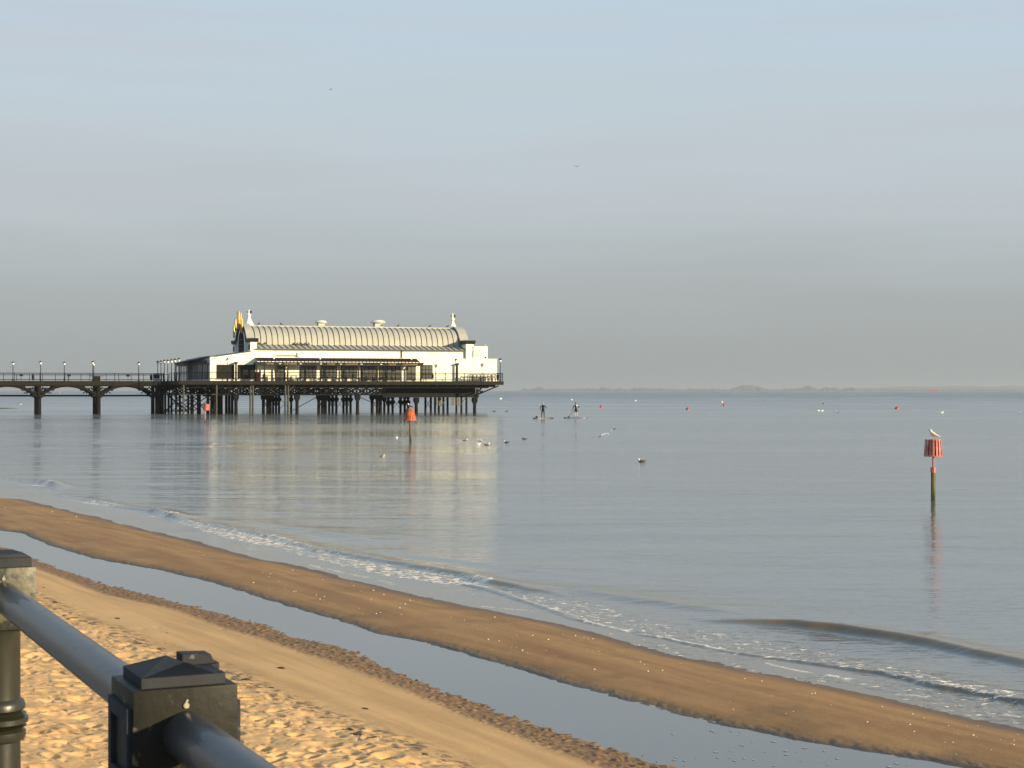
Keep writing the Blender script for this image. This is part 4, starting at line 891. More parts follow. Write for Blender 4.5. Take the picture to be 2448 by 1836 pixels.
# terrace tables and chairs
def make_table():
    t = empty('terrace_table', cat='table'); MB().box(-.42,-.4,.72,.42,.4,.76).build('table_top', M['brown'], t)
    for sx in (-.36,.36):
        for sy in (-.34,.34): MB().box(sx-.03,sy-.03,0,sx+.03,sy+.03,.719).build('leg', M['trim'], t)
    return t
def make_chair():
    t = empty('terrace_chair', cat='chair'); MB().box(-.22,-.22,.42,.22,.22,.46).build('seat', M['brown'], t)
    m = MB(); m.box(-.22,.18,.461,-.17,.22,.9); m.box(.17,.18,.461,.22,.22,.9); m.box(-.169,.185,.80,.169,.215,.9); m.box(-.169,.185,.55,.169,.215,.62); m.build('backrest', M['brown'], t)
    for sx in (-.19,.19):
        for sy in (-.19,.19): MB().box(sx-.025,sy-.025,0,sx+.025,sy+.025,.419).build('leg', M['trim'], t)
    return t
t0 = make_table(); c0 = make_chair(); KIDS[t0.name] = kids(t0); KIDS[c0.name] = kids(c0)
tn = cn = 0
TBL = [(644,'before the cream wall beside the round bin'),(702,'before the cream wall right of the first door'),(735,'before the first four-pane window under the veranda'),(787,'before the window under the middle signboard'),(834,'before the window left of the wide doors'),(882,'before the left wide doors'),(930,'before the right wide doors')]
for px, wh in TBL:
    o = t0 if tn == 0 else copy_thing(t0); tn += 1
    o.location = pw(xp(px, 1.7), 1.7, DZ+.004); o.rotation_euler = (0,0,PR); tag(o, 'brown terrace table '+wh, 'table', 'terrace tables under the veranda')
    for q, dx in (('left',-.75), ('right',.75)):
        c = c0 if cn == 0 else copy_thing(c0); cn += 1
        c.location = pw(xp(px, 1.7)+dx, 1.7, DZ+.004); c.rotation_euler = (0,0,PR+(-1.57 if dx > 0 else 1.57)); tag(c, '%s chair of the terrace table %s' % (q, wh), 'chair', 'terrace chairs under the veranda')
for k, px in enumerate((1126,1136,1146,1153.5,1163,1172,1180)):
    c = copy_thing(c0); c.location = pw(xp(px, 1.6), 1.6, DZ+.004); c.rotation_euler = (0,0,PR+(.2*(k%3)-.2)); c.scale = (1.35,1.2,1.18)
    tag(c, ['leftmost','second from the left','third from the left','middle','third from the right','second from the right','rightmost'][k]+' brown slatted chair in the row before the blank right wall', 'chair', 'slatted chairs at the right end of the terrace')
e = empty('windbreak', pw(xp(1118,1.2), 1.2, DZ+.004), PR, label='low dark barrier frame at the left end of the slatted chairs', cat='barrier')
m = MB()
for k in range(5): m.box(k*.22-.02, -.02, 0, k*.22+.02, .02, .92)
m.build('bars', M['trim'], e); MB().box(-.03,-.03,.921,.95,.03,.97).build('top_bar', M['trim'], e)

# ------------------------------------------------------------------ birds
def bird_body(kind):
    """continuous loft from tail tip to bill tip along +x; kinds: swim, stand, fly"""
    if kind == 'stand': P = [(-.20,.085,.008,.005),(-.13,.115,.032,.022),(-.07,.145,.062,.058),(0,.180,.076,.082),(.045,.215,.066,.078),(.072,.265,.042,.050),(.080,.305,.036,.040),(.098,.335,.038,.036),(.125,.335,.025,.023),(.140,.330,.011,.012),(.185,.322,.005,.006)]
    elif kind == 'fly': P = [(-.24,.0,.05,.005),(-.16,.005,.036,.016),(-.08,.0,.055,.045),(0,-.005,.062,.056),(.08,.0,.052,.050),(.14,.012,.036,.036),(.18,.02,.034,.033),(.21,.02,.022,.022),(.225,.018,.010,.010),(.265,.012,.004,.004)]
    else: P = [(-.25,.075,.010,.004),(-.17,.06,.032,.016),(-.10,.045,.062,.045),(0,.035,.078,.060),(.07,.045,.066,.058),(.10,.085,.040,.042),(.105,.13,.034,.032),(.125,.16,.034,.031),(.155,.158,.024,.021),(.17,.154,.009,.010),(.21,.146,.004,.004)]
    return P
def make_bird(name, kind, body, back, head, dark='featherdark', folded=True):
    t = empty(name, cat='gull'); P = bird_body(kind); m = MB()
    m.tube([(p[0], 0, p[1]) for p in P], [(p[2], p[3]) for p in P], 12)
    # materials by ring
    n = 12; m.m = []
    for i in range(len(P)-1):
        for k in range(n):
            up = math.sin(2*math.pi*(k+.5)/n)
            m.m.append(3 if i >= len(P)-3 else 2 if i >= len(P)-6 else (1 if (up > .15 or (back == body)) else 0))
    m.m += [1, 3]
    b = m.build('body', [M[body], M[back], M[head], M['bill']], t, smooth=True)
    if kind != 'fly':
        dz = .0 if kind == 'swim' else .125
        for s in (-1, 1):
            w = MB()
            w.tube([(-.27, s*.02, .085+dz*.2 if kind == 'swim' else .085), (-.15, s*.055, .075+dz*.5), (-.03, s*.078, .065+dz), (.05, s*.066, .07+dz), (.08, s*.05, .075+dz)], [(.006,.004),(.014,.022),(.016,.042),(.014,.036),(.004,.008)], 8)
            w.build('wing', M[back], t, smooth=True)
        if kind == 'stand':
            for s in (-1, 1): MB().tube([(0, s*.028, .105), (.005, s*.028, .05), (0, s*.028, .006)], .011, 6).tube([(-.01, s*.028, .005), (.045, s*.028, .004)], .006, 5).build('leg', M['bill'], t)
    return t
def put(o, p, rz=0, s=1.0, rx=0, ry=0, **k):
    o.location = p; o.rotation_euler = (rx, ry, rz); o.scale = (s,s,s); return tag(o, **k)
gW = make_bird('gull', 'swim', 'feather', 'feather', 'feather'); gD = make_bird('gull', 'swim', 'featherdark', 'featherdark', 'feather'); gB = make_bird('gull', 'swim', 'featherbrown', 'featherbrown', 'feather')
gBuff = make_bird('gull', 'swim', 'featherbuff', 'featherbrown', 'featherbuff'); gAll = make_bird('gull', 'swim', 'featherdark', 'featherdark', 'featherdark')
gS = make_bird('gull', 'stand', 'feather', 'featherbuff', 'feather'); gS2 = make_bird('gull', 'stand', 'featherbrown', 'featherdark', 'feather')
gp_ = 'gulls swimming in front of the pier'
def swim(src, px, py, rz, s, lb, gr=gp_, z=-.015):
    p = gp(px, py, 0); p.z = z; return put(src, p, rz, s, label=lb, cat='gull', group=gr)
def cp(s): KIDS.setdefault(s.name, kids(s)); return copy_thing(s)
swim(gBuff, 914, 1092, .15, .78, 'cream gull on the water left of and nearer than the rusty marker, facing right')
swim(cp(gW), 948.5, 1048, 1.4, .85, 'white gull on the water just left of the rusty marker post')
swim(gW, 1096, 1055, 2.6, .85, 'white gull with raised tail, leftmost of the group right of the rusty marker')
swim(gB, 1113, 1054, .2, .9, 'brown gull beside the leftmost white gull of the group')
swim(cp(gW), 1144, 1053, 2.7, .85, 'white gull at the back of the group, above the two nearest ones')
swim(cp(gD), 1149, 1055.2, .1, .6, 'small dark-backed gull tucked behind the white one at the back of the group')
swim(cp(gW), 1144, 1063, .2, .8, 'white gull at the front left of the group, facing right')
swim(cp(gB), 1165, 1064.5, .1, 1.0, 'brown gull with white head at the front right of the group')
swim(gD, 1210, 1058.5, 3.1, .95, 'dark-backed gull with white head swimming alone right of the group')
swim(gAll, 1253, 1050.5, 3.2, .9, 'small all-dark gull, rightmost of those in front of the pier')
swim(cp(gD), 1533, 1104.5, 3.25, 1.0, 'dark-backed white-headed gull floating alone in the middle of the sea', 'gulls swimming in open water')
swim(cp(gW), 50, 967, .3, 1.3, 'tiny white gull seen under the left arch of the pier', 'gulls swimming in open water')
swim(cp(gAll), 1181.6, 984.5, 0, 1.4, 'dark bird on the water right of the pier, nearer its piles', 'gulls swimming in open water')
swim(cp(gAll), 1212, 984, 0, 1.2, 'dark bird on the water left of the two paddlers', 'gulls swimming in open water')
for px, py, lb in ((1957,983,'tiny white bird below the small red buoy, left of a close pair'),(1965.5,983.2,'tiny white bird below the small red buoy, right of a close pair'),(2001,986.2,'white bird on the water right of the close pair of tiny birds'),(2252,987,'tiny white bird on the water above the right marker'),(2438,989,'white bird on the water at the right edge of the photo')):
    swim(cp(gW), px, py, random.random()*3, 1.5, lb, 'far white birds on the water')
# flying birds
def make_flyer(body, under, tips, wl, wr):
    t = make_bird('flying_gull', 'fly', body, body, body)
    for s, (z1, z2, sw) in ((1, wl), (-1, wr)):
        w = MB(); P = [(.02, s*.0, .02), (.05, s*.28, z1), (-.02, s*.45, (z1+z2)/2), (sw, s*.66, z2)]; ch = [.20,.17,.13,.02]
        b0 = len(w.v)
        for (x, y, z_), c in zip(P, ch):
            w.v += [(x+c*.5, y, z_+.004), (x-c*.1, y, z_+.012), (x-c*.8, y, z_), (x-c*.1, y, z_-.006)]
        w.m = []; w.f = []
        for i in range(3):
            w.cm = 1 if i == 2 else 0
            for k in range(4): w.face((b0+i*4+k, b0+(i+1)*4+k, b0+(i+1)*4+(k+1)%4, b0+i*4+(k+1)%4))
        w.cm = 0; w.face((b0,b0+1,b0+2,b0+3)); w.cm = 1; w.face((b0+12,b0+13,b0+14,b0+15))
        w.build('wing', [M[under], M[tips]], t)
    return t
fg = make_flyer('feather', 'feather', 'featherdark', (.07, .10, -.10), (.06, .05, -.14))
pfl = ap(1451, 1036, 92); put(fg, pfl, R(70), .62, rx=R(0), ry=R(-8), label='white gull gliding low over the water below the paddlers', cat='gull')
fg.rotation_euler = (R(-30), R(-18), R(112)); fg.scale = (.85,.85,.85)
fd = make_flyer('featherdark', 'featherdark', 'featherdark', (.10,.22,-.1), (.10,.22,-.1))
put(fd, ap(791.6, 213.7, 110), R(40), .30, ry=R(-30), label='dark bird flying high in the upper left sky', cat='gull', group='dark birds in the sky')
KIDS[fd.name] = kids(fd)
put(copy_thing(fd), ap(1378.7, 398, 120), R(95), .34, ry=R(10), label='dark bird flying in the middle of the sky', cat='gull', group='dark birds in the sky')
put(copy_thing(fd), ap(439.4, 832, 150), R(80), .30, ry=R(0), label='dark bird flying above the row of seven pier lamps', cat='gull', group='dark birds in the sky')
# pigeons on the roof
def roofz(y):
    ys = [a for a, b in full[1:len(half)]]; zs2 = [b for a, b in full[1:len(half)]]; return float(np.interp(y, ys, zs2))
pg0 = make_bird('pigeon', 'stand', 'featherdark', 'featherdark', 'featherdark'); KIDS[pg0.name] = kids(pg0); first = True
yB = YC-4.2
PG = [(620,yB,'leftmost pigeon on the lower roof slope'),(630,yB-.5,'second pigeon from the left on the lower roof slope'),(636,yB,'third pigeon from the left on the lower roof slope'),(704,yB,'left pigeon of the cluster midway along the left roof'),(710,yB-.2,'second pigeon of the cluster midway along the left roof'),(718,yB-.1,'third pigeon of the cluster midway along the left roof'),(722.5,yB-.5,'lower pigeon of the cluster midway along the left roof'),(731,yB,'fifth pigeon of the cluster midway along the left roof'),(736,yB-.3,'rightmost dark pigeon of the cluster midway along the left roof'),
      (618.5,YC,'pigeon on the ridge near the gilded gable'),(672,YC,'pigeon on the ridge left of the smaller roof vent'),(913,YC-.6,'pigeon at the foot of the larger roof vent'),(952,YC,'pigeon on the ridge right of the larger roof vent'),(1028,YC,'pigeon on the ridge left of the white finial'),(1070,YC,'pigeon on the ridge at the foot of the right finial')]
for px, y, lb in PG:
    o = pg0 if first else copy_thing(pg0); first = False; x = xp(px, y)
    put(o, pw(x, y, (ZE+3.66 if y > YC-.8 else roofz(y))-.01), PR+random.choice((0,3.1)), 1.35, label='dark '+lb, cat='pigeon', group='pigeons on the pavilion roof')
for px, y, lb in ((743,yB,'white gull standing on the lower roof slope left of centre'),(793.5,yB-.4,'white gull standing on the lower roof slope below the smaller vent'),(908,yB-.9,'white gull low on the roof slope below the larger vent')):
    x = xp(px, y); put(cp(gS), pw(x, y, roofz(y)-.01), PR, .95, label=lb, cat='gull', group='white gulls on the pavilion roof')
x = xp(1161, YN-.2); put(cp(gS), pw(x, YN-.1, zp(827.5,31,YN-.3)+.065), PR+1.2, .95, label='white gull on the flat-roofed block at the right end', cat='gull', group='white gulls on the pavilion roof')

# ------------------------------------------------------------------ beacon markers
def basket(parent, z0, z1, r0, r1, n, mt, inner=True, slat=.6):
    bk = MB()
    for k in range(n):
        t = 2*math.pi*(k+.5)/n; w = 2*math.pi/n*slat/2
        def pt(r, a, z_, dr): return ((r+dr)*math.cos(a), (r+dr)*math.sin(a), z_)
        b0 = len(bk.v); bk.v += [pt(r1,t-w,z0,0), pt(r1,t+w,z0,0), pt(r0,t+w,z1,0), pt(r0,t-w,z1,0), pt(r1,t-w,z0,.018), pt(r1,t+w,z0,.018), pt(r0,t+w,z1,.018), pt(r0,t-w,z1,.018)]
        for q in ((0,1,2,3),(4,7,6,5),(0,4,5,1),(1,5,6,2),(2,6,7,3),(3,7,4,0)): bk.face([b0+i for i in q])
    b = bk.build('basket_slats', M[mt], parent)
    m = MB(); N_ = 32
    for zz, r in ((z0+.02, r1+.006), (z1-.02, r0+.006), ((z0+z1)/2, (r0+r1)/2-.015)):
        m.tube([(r*math.cos(a), r*math.sin(a), zz) for a in np.linspace(0, 2*math.pi, N_+1)], .018, 6, cap=False)
    m.lathe([(r0*.98, z1-.02), (r0*.98, z1-.005)], 24); m.build('basket_rings', M[mt], b)
    if inner: MB().lathe([(r1*.62, z0+.05), (r0*.66, z1-.03)], 12).build('basket_shade_core', M['reddark'], b)
    return b
# right marker
e = empty('channel_marker', gp(2231, 1195.6, 0), 0, label='faded red slatted basket marker on a green-stained post at the right, gull on top', cat='marker', group='red basket markers in the sea')
s = 262.1/H
def mz(py): return (1195.6-py)/s
MB().lathe([(.075,-1),(.072,0),(.070,mz(1128))], 8).build('pile', M['post'], e)
MB().lathe([(.078,mz(1130.5)),(.082,mz(1128)),(.082,mz(1117))], 8).build('collar', M['redC'], e)
MB().tube([(0,0,mz(1117)),(0,0,mz(1086))], .030, 10).build('rod', M['redC'], e)
basket(e, mz(1091.5), mz(1050), .225, .262, 16, 'redA')
put(gS, gp(2231,1195.6)+Vector((.0,0,mz(1050)-.006)), R(165), .86, label='cream gull standing on top of the right red marker', cat='gull', group='gulls standing on markers')
# middle rusty marker
e = empty('channel_marker', gp(980.4, 1056.6, 0), 0, label='rusty orange-red tapering basket marker on a thin post before the pier', cat='marker', group='red basket markers in the sea')
s = 123.1/H
def mz(py): return (1056.6-py)/s
MB().tube([(.06,0,-.8),(.04,0,0),(0,0,mz(1004))], [.085,.085,.075], 10).build('pile', M['post'], e, smooth=True)
basket(e, mz(1005.5), mz(977), .235, .385, 18, 'redB', True, .85)
MB().tube([(-.37,-.02,mz(1004)),(-.365,-.02,mz(1015))], .022, 5).build('loose_slat', M['brown'], e)
put(gS2, gp(980.4,1056.6)+Vector((-.03,0,mz(977)-.006)), R(200), 1.0, label='dark-winged gull standing on the rusty marker before the pier', cat='gull', group='gulls standing on markers')
# left small marker
e = empty('channel_marker', gp(490, 1010.4, 0), 0, label='small pinkish red marker leaning at the left end of the pier', cat='marker', group='red basket markers in the sea')
s = 76.9/H
def mz(py): return (1010.4-py)/s
MB().tube([(.05,0,-.6),(.04,0,0),(0,0,mz(1002))], .08, 8).tube([(-.32,-.1,-.3),(-.25,-.08,.02),(.0,0,.42)], .055, 6).build('pile', M['post'], e)
MB().tube([(0,0,mz(1002)),(0,0,mz(979))], .06, 8).build('rod', M['redC'], e)
b = basket(e, mz(980.6), mz(965.5), .27, .30, 14, 'redC', True, .9); b.rotation_euler = (0, R(5), 0)
e = empty('channel_marker', gp(142, 946, 0), 0, label='faint pink marker far off, seen through the pier arch', cat='marker')
MB().tube([(0,0,-.5),(0,0,2.0)], .15, 8).build('pile', M['redC'], e); MB().lathe([(.5,1.2),(.4,2.6)], 10).build('basket', M['redC'], e)

# ------------------------------------------------------------------ buoys
def buoy(px, py, wpx, mt, lb, gr):
    p = gp(px, py, 0); r = wpx/2/F*p.y
    e = empty('buoy', p, 0, label=lb, cat='buoy', group=gr)
    MB().lathe([(r*.3,-r*.6),(r*.8,-r*.4),(r*.98,-r*.1),(r,r*.1),(r*.92,r*.45),(r*.65,r*.8),(r*.3,r*.98),(r*.12,r*1.02)], 18).build('float', M[mt], e, smooth=True)
    MB().lathe([(r*.12,r*1.021),(r*.14,r*1.12),(r*.05,r*1.2)], 8).build('eye', M['trim'], e)
rb_, wb_ = 'red buoys on the sea', 'pale buoys on the sea'
buoy(1437.5, 973.5, 8.5, 'buoyred', 'red buoy just right of the two paddlers', rb_)
buoy(1644, 979.5, 10, 'buoyred', 'large red buoy in the middle of the row, nearest to the viewer', rb_)
buoy(1731, 970, 8, 'buoyred', 'red buoy just below a pale one, right of the large red buoy', rb_)
buoy(1968.4, 966, 5.5, 'buoyred', 'smallest dark red buoy under the wooded far shore', rb_)
buoy(2144, 977.5, 10.5, 'buoyred', 'rightmost red buoy, left of the right marker', rb_)
buoy(1518.8, 959, 6, 'buoywhite', 'yellowish buoy between the first and the large red buoy', wb_)
buoy(1725.5, 962, 6, 'buoywhite', 'pale buoy just above a red one', wb_)
buoy(1366, 956.5, 6, 'buoywhite', 'white buoy far out above the right paddler', wb_)
buoy(1196, 954.5, 8, 'buoywhite', 'pale buoy just right of the pier end', wb_)

# ------------------------------------------------------------------ paddlers
def skin_body(name, nodes, edges, root, mats, zones, parent):
    me = bpy.data.meshes.new(name); me.from_pydata([n[0] for n in nodes], edges, []); o = bpy.data.objects.new(name, me); COL.objects.link(o)
    md = o.modifiers.new('skin', 'SKIN'); md.use_smooth_shade = True; sub = o.modifiers.new('sub', 'SUBSURF'); sub.levels = sub.render_levels = 1
    for i, (p, r) in enumerate(nodes):
        sv = me.skin_vertices[0].data[i]; sv.radius = r if isinstance(r, tuple) else (r, r); sv.use_root = (i == root)
    bpy.context.view_layer.update(); dg = bpy.context.evaluated_depsgraph_get(); m2 = bpy.data.meshes.new_from_object(o.evaluated_get(dg)); bpy.data.objects.remove(o)
    m2.name = name; m2.materials.clear()
    for q in mats: m2.materials.append(M[q])
    for p in m2.polygons: p.material_index = zones(p.center); p.use_smooth = True
    o = bpy.data.objects.new(name, m2); COL.objects.link(o); o.parent = parent; return o
def person(loc, rz, arms, mats, zones, label, hair, lean=0.0, legs=((-.13,.05),(.15,-.05))):
    t = empty('person', loc, rz, label=label, cat='person', group='paddleboarders')
    nd = []; ed = []
    def add(p, r, par=None):
        nd.append((Vector(p), r))
        if par is not None: ed.append((par, len(nd)-1))
        return len(nd)-1
    pel = add((0,0,.95), (.15,.105)); wa = add((lean*.3,0,1.10), (.13,.09), pel); ch = add((lean*.7,0,1.30), (.165,.11), wa); sh = add((lean,0,1.44), (.12,.085), ch); nk = add((lean,.01,1.52), .055, sh)
    h1 = add((lean+.005,.02,1.60), (.075,.085), nk); h2 = add((lean+.005,.02,1.70), (.075,.09), h1); h3 = add((lean+.005,.015,1.76), (.045,.055), h2)
    nz = add((lean+.005,.115,1.655), .012, h2)     # nose
    for s in (-1, 1): add((lean+.005+s*.082,.02,1.655), .012, h2)    # ears
    for s, (fx, fy) in zip((-1, 1), legs):
        hip = add((s*.09,0,.90), (.10,.095), pel); kn = add(((s*.09+fx)/2+s*.01, fy/2+.03, .50), .065, hip); cf = add(((fx*.8+s*.02), fy*.8, .36), .062, kn); an = add((fx, fy, .09), .038, cf); ft = add((fx+s*.02, fy+.08, .045), (.042,.032), an); add((fx+s*.03, fy+.17, .035), (.036,.022), ft)
    for s, (el_, wr) in zip((-1, 1), arms):
        s0 = add((lean+s*.17,0,1.42), .062, sh); e_ = add(el_, .045, s0); w_ = add(wr, .030, e_)
        dv = (Vector(wr)-Vector(el_)).normalized(); side = dv.cross(Vector((0,1,0))); side = side.normalized() if side.length > .1 else Vector((1,0,0))
        pm_ = add(Vector(wr)+dv*.06, (.036,.022), w_)
        for q in range(4):
            k1 = add(Vector(wr)+dv*(.115-.006*abs(q-1.5))+side*(q-1.5)*.021, .009, pm_); add(Vector(wr)+dv*(.145-.008*abs(q-1.5))+side*(q-1.5)*.019+Vector((0,.018,-.004)), .008, k1)
        k1 = add(Vector(wr)+dv*.055+side*.045, .011, pm_); add(Vector(wr)+dv*.09+side*.05+Vector((0,.015,0)), .009, k1)
    skin_body('body', nd, ed, 0, mats, zones, t)
    m = MB(); m.lathe([(.03,1.665-.1),(.078,1.64),(.092,1.70),(.085,1.76),(.05,1.80),(.01,1.812)], 12, (lean+.005,-.005,0)); m.build('hair', M[hair], t, smooth=True)
    return t
pA = gp(1298.6, 1000.8); pB = gp(1376, 999.8)
bz = .10
def zoneA(c): return 1 if c.z > 1.55 else (1 if (abs(c.x) > .20 and c.z < 1.12 and c.z > .95) and False else 0)
person((pA.x-.02, pA.y, bz), 0, (((-.36,-.04,1.20), (-.27,.12,1.00)), ((.37,-.02,1.22), (.30,.18,1.16))), ['wetsuit','skin'], zoneA, 'person in a full black wetsuit standing on the left paddleboard, holding a paddle', 'grey_hair', legs=((-.16,.05),(.14,-.03)))
def zoneB(c): return 1 if (c.z > 1.55 or (c.z < .62 and c.z > .13)) else (2 if (c.x > .02 and c.z > 1.36 and c.z < 1.50 and abs(c.x) < .30) else 0)
person((pB.x+.05, pB.y, bz), 0, (((-.33,-.05,1.16), (-.42,.06,.95)), ((.40,.0,1.28), (.30,.16,1.20))), ['wetsuit','skin','boardwhite'], zoneB, 'person in black top and shorts with bare legs standing on the right paddleboard', 'hair', lean=-.05, legs=((-.12,.04),(.17,-.03)))
def board(loc, rz, m1, m2, label):
    t = empty('paddleboard', loc, rz, label=label, cat='paddleboard', group='paddleboards')
    def hull(mm, z0, z1, grow, xa, xb):
        P = []
        for k in range(29):
            t_ = -1+2*k/28
            if t_ < xa or t_ > xb: continue
            P.append((t_*1.5*grow, .38*grow*(1-abs(t_)**3.2)**.5))
        poly = P + [(a, -b) for a, b in P[::-1] if b > 1e-4 or True]
        # drop duplicate tips
        Q = []
        for q in poly:
            if not Q or (abs(q[0]-Q[-1][0])+abs(q[1]-Q[-1][1])) > 1e-4: Q.append(q)
        if (abs(Q[0][0]-Q[-1][0])+abs(Q[0][1]-Q[-1][1])) < 1e-4: Q.pop()
        rock = lambda x: .10*max(0, abs(x)/1.5-.55)**1.5
        return mm.prism(Q, lambda q: (q[0], q[1], z0+rock(q[0])), lambda q: (q[0], q[1], z1+rock(q[0])))
    hull(MB(), -.02, .092, 1, -1, 1).build('hull', M[m1], t, bevel=0)
    hull(MB(), .0925, .0985, .97, -.97, -.35).build('tail_pad', M[m2], t); hull(MB(), .0925, .0985, .97, .62, .97).build('nose_panel', M[m2], t)
board((pA.x, pA.y, 0), R(35), 'boardblack', 'ironlight', 'thin dark paddleboard under the person in the full wetsuit')
board((pB.x, pB.y, 0), R(18), 'boardblue', 'boardwhite', 'navy and white paddleboard under the person with bare legs')
def paddle(top, bottom, shaft, label):
    top = Vector(top); bottom = Vector(bottom); d = (bottom-top).normalized(); L_ = (bottom-top).length
    t = empty('paddle', top, label=label, cat='paddle', group='paddles')
    MB().tube([(0,0,0), tuple(d*(L_-.30))], .016, 8).tube([(-.06,0,0),(.06,0,0)], .017, 6).build('shaft', M[shaft], t)
    a = d.cross(Vector((0,1,0))).normalized(); m = MB(); b0 = 0; prof_ = [(.0,.018),(.06,.06),(.16,.10),(.28,.10),(.36,.06)]
    poly = [(s_, w) for s_, w in prof_] + [(s_, -w) for s_, w in prof_[::-1]]
    m.prism(poly, lambda q: tuple(d*(L_-.30+q[0]) + a*q[1] + Vector((0,.010,0))), lambda q: tuple(d*(L_-.30+q[0]) + a*q[1] - Vector((0,.010,0))))
    m.build('blade', M['wetsuit'], t)
paddle((pA.x+.30, pA.y+.20, bz+1.32), (pA.x-.86, pA.y+.12, .10), 'skin', 'paddle with pale shaft held by the person in the full wetsuit')
M['palewood'] = mat('pale_shaft', (.62,.50,.40), (.55,.42,.33), 8, .5)
bpy.data.objects['paddle'].children[0].data.materials[0] = M['palewood'] if bpy.data.objects['paddle'].children[0].name.startswith('shaft') else bpy.data.objects['paddle'].children[0].data.materials[0]
paddle((pB.x+.26, pB.y+.18, bz+1.40), (pB.x-.92, pB.y+.10, .04), 'trim', 'paddle with dark shaft held by the person with bare legs')

# ------------------------------------------------------------------ far shore, ship
YF = 12000.0
def fx(px, Y=YF): return (px-CX)/F*Y
m = MB(); m.box(fx(-400), YF-30, -1, fx(2900), YF+900, 1.2); m.build('far_shore', M['farwood'], label='low far shore across the water', kind='structure')
def clump_mesh(m, x, y, w, h, n, rnd):
    for k in range(n):
        cx_ = x+(rnd.random()-.5)*w; cy_ = y+(rnd.random()-.5)*60; env = max(0, 1-(abs(cx_-x)/(w/2+1))**2)**.5; r = h*(.26+.2*rnd.random()); top = 1.2+env*h*(.55+.45*rnd.random()); r = min(r, top*.6)
        z_ = max(top-r, r*.6); b0 = len(m.v); nn = 7
        for a in range(4):
            ph = -.9+2.4*a/3
            for q in range(nn):
                th_ = 6.283*q/nn; rr = r*(.75+.5*rnd.random()); m.v.append((cx_+rr*1.3*math.cos(ph)*math.cos(th_), cy_+rr*math.cos(ph)*math.sin(th_), z_+rr*math.sin(ph)))
        for a in range(3):
            for q in range(nn): m.face((b0+a*nn+q, b0+a*nn+(q+1)%nn, b0+(a+1)*nn+(q+1)%nn, b0+(a+1)*nn+q))
        m.face([b0+3*nn+q for q in range(nn)])
rnd = random.Random(5)
m = MB()
for k in range(210):
    px = 1250+k*6+rnd.random()*4; clump_mesh(m, fx(px), YF+120, fx(CX+9), 12+11*rnd.random()*(1 if px < 2080 else .5), 5, rnd)
m.build('far_woodland', M['farwood'], label='hazy low line of trees along the far shore', cat='woodland', kind='stuff')
YH = 15000
hp = []
for px in np.linspace(2030, 2560, 60): hp.append((fx(px, YH), 12+31*(1-math.exp(-(px-2020)/70))+3.0*math.sin(px*.05)+1.8*math.sin(px*.21)))
hp = [(hp[0][0]-40, -1)] + hp + [(hp[-1][0]+10, -1)]
MB().prism(hp, lambda q: (q[0], YH, q[1]), lambda q: (q[0]*1.05, YH+700, q[1]*.8)).build('far_hills', M['farwood'], label='faint far hills at the right', kind='structure')
TR = [(1288,26,10,'wooded clump nearest the pier end on the far shore'),(1326,14,6.5,'small tree clump right of the one nearest the pier'),(1405,16,9,'tree clump above the right paddler on the far shore'),(1442,16,10.5,'tree clump above the first red buoy'),(1482,12,9,'narrow tree clump left of three upright trees'),(1518,5,9.5,'left tree of three upright trees on the far shore'),(1529,6,10,'middle tree of three upright trees on the far shore'),(1540,5,10,'wider right tree of three upright trees'),(1548,6,10,'rightmost upright tree beside the group of three'),(1582,16,8,'low tree clump between the upright trees and the large wood'),(1786,80,15,'large domed wood above the pair of red and pale buoys'),(1932,34,14,'peaked wood left of the ship on the far shore'),(1975,24,11,'lower wood right of the peaked one'),(1996,20,10,'small wood above the smallest red buoy'),(2032,30,10,'long low wood just left of the far hills')]
for px, wpx, hpx, lb in TR:
    m = MB(); clump_mesh(m, 0, 0, wpx/F*(YF-20), hpx/F*(YF-20)*.92, max(8, int(wpx*1.1)), rnd)
    e = empty('distant_tree', (fx(px, YF-20), YF-20, 0), label=lb, cat='trees', group='tree clumps on the far shore')
    m.build('crown', M['farwood'], e); MB().lathe([(1.0,0),(.7,6)], 6).build('trunk', M['farwood'], e)
YSH = 5200
e = empty('ship', (fx(2231, YSH), YSH, 0), 0, label='small red ship far out at the right before the hills', cat='ship')
MB().prism([(-12,1.6),(-13,3.6),(9,3.2),(13.5,4.4),(11,.2),(-11,.2)], lambda q: (q[0], -2.5, q[1]), lambda q: (q[0], 2.5, q[1])).build('hull', M['ship'], e)
MB().box(-6,-2,3.5,4,2,6.4).box(-3,-1.5,6.4,1,1.5,8.2).build('superstructure', M['ship'], e); MB().box(-.25,-.25,8.2,.25,.25,11).build('mast', M['trim'], e)

# ------------------------------------------------------------------ shells, seaweed
def crest_pt(px, py):
    z_ = .13
    for _ in range(4): p = gp(px, py, z_); z_ = ground_z(p.x, p.y)
    return p.x, p.y, z_
fk = MB(); fr_ = random.Random(9)
for k in range(60):
    px_, py_ = 1600+fr_.random()*620, 1738+fr_.random()*95
    if py_ < 1734+(px_-1740)*.175+8 or py_ < 1706+(px_-1600)*.2+8: continue
    p = gp(px_, py_, ZP); w_ = .010+.020*fr_.random()**2; d_ = w_*(.8+.6*fr_.random()); b0 = len(fk.v)
    for q in range(8):
        t_ = 6.283*q/8; r_ = .7+.5*fr_.random(); fk.v.append((p.x+w_*r_*math.cos(t_), p.y+d_*r_*math.sin(t_), ZP+.003))
    fk.v.append((p.x, p.y, ZP+.006))
    for q in range(8): fk.face((b0+q, b0+(q+1)%8, b0+8))
M['foam'] = mat('foam_flecks', (.40,.39,.37), (.34,.33,.32), 30, .8)
fk.build('foam_flecks', M['foam'], label='specks of foam adrift on the pool near the bottom right', kind='stuff')
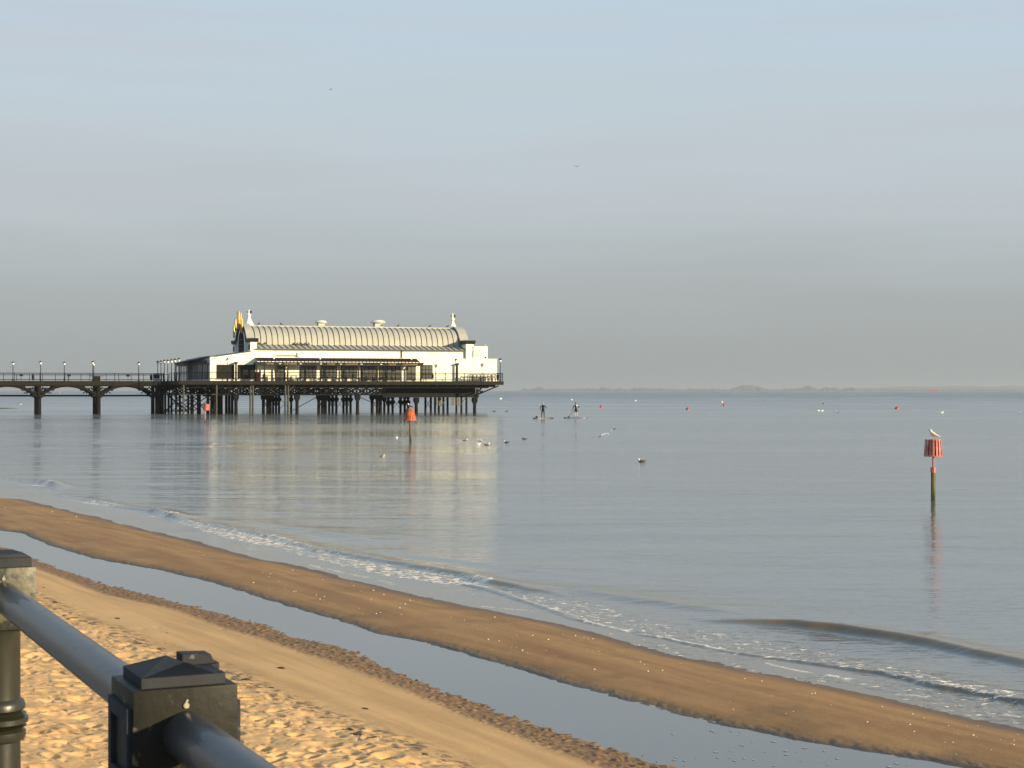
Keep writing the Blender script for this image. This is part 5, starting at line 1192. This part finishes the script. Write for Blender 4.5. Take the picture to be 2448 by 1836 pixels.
sh = MB().lathe([(.012,0),(.016,.004),(.013,.010),(.005,.014)], 7).build('shell', M['shell'], label='tiny pale shell on the brown sand bar', cat='shell', group='shells scattered on the sand bar')
cnt = 0; sr_ = random.Random(3)
def between(px):
    lo_ = np.interp(px, [0,206,475,700,960,1400,1874,2448],[1183,1230,1297,1352,1417,1507,1620,1748]); hi_ = np.interp(px, [0,222,506,780,1017,1400,1740,2300,2448],[1268,1334,1391,1475,1536,1645,1734,1831,1850]); return lo_, hi_
while cnt < 230:
    px = sr_.random()**.75*2448; a, b = between(px); py = a+(b-a)*sr_.choice((.10+.08*sr_.random(), .30+.07*sr_.random(), .48+.16*sr_.random(), .1+.7*sr_.random()))
    if py > 1830: continue
    x, y, z_ = crest_pt(px, py); o = sh if cnt == 0 else sh.copy()
    if cnt: COL.objects.link(o)
    k = sr_.random(); s = (.26+.55*k*k*k)*(y/24)**.6; o.location = (x, y, z_-.001); o.scale = (s*1.2, s, s); o.rotation_euler = (0,0,sr_.random()*6); cnt += 1
wd = MB()
for k in range(9):
    a = k*.7; wd.tube([(0,0,.01), (.03*math.cos(a),.03*math.sin(a),.028), (.075*math.cos(a+.4),.06*math.sin(a+.4),.012+.006*(k%3)), (.11*math.cos(a+.9),.08*math.sin(a+.9),.004)], [.008,.012,.010,.004], 5)
wd0 = wd.build('seaweed_clump', M['weed'], smooth=True)
WD = [(398,1513),(575,1612),(588,1625),(700,1693),(722,1697),(745,1700),(825,1722),(835,1745),(853,1757),(860,1750),(899,1764),(672,1597),(280,1479),(103,1404),(108,1433),(130,1440),(345,1549),(380,1552),(610,1640),(955,1777),(1010,1806),(872,1694),(735,1530),(648,1645)]
for i, (px, py) in enumerate(WD):
    z_ = .4
    for _ in range(4): p = gp(px, py, z_); z_ = ground_z(p.x, p.y)
    o = wd0 if i == 0 else wd0.copy()
    if i: COL.objects.link(o)
    s = .25+.45*rnd.random()**2; o.location = (p.x, p.y, z_-.003); o.scale = (s, s, s*.9); o.rotation_euler = (0,0,rnd.random()*6)
    tag(o, 'small dark seaweed scrap on the golden sand of the strandline', 'seaweed', 'seaweed scraps along the strandline')

# ------------------------------------------------------------------ haze
hz = bpy.data.materials.new('haze_air'); hz.use_nodes = True; t = hz.node_tree; t.nodes.remove(t.nodes['Principled BSDF'])
pv = t.nodes.new('ShaderNodeVolumePrincipled'); pv.inputs['Color'].default_value = (.56,.59,.61,1); pv.inputs['Density'].default_value = .00011; pv.inputs['Anisotropy'].default_value = .2
t.links.new(pv.outputs[0], t.nodes['Material Output'].inputs['Volume'])
MB().box(-21000, -60, -5.2, 21000, 17500, 60).build('haze', hz, label='thin haze over the water', kind='stuff')
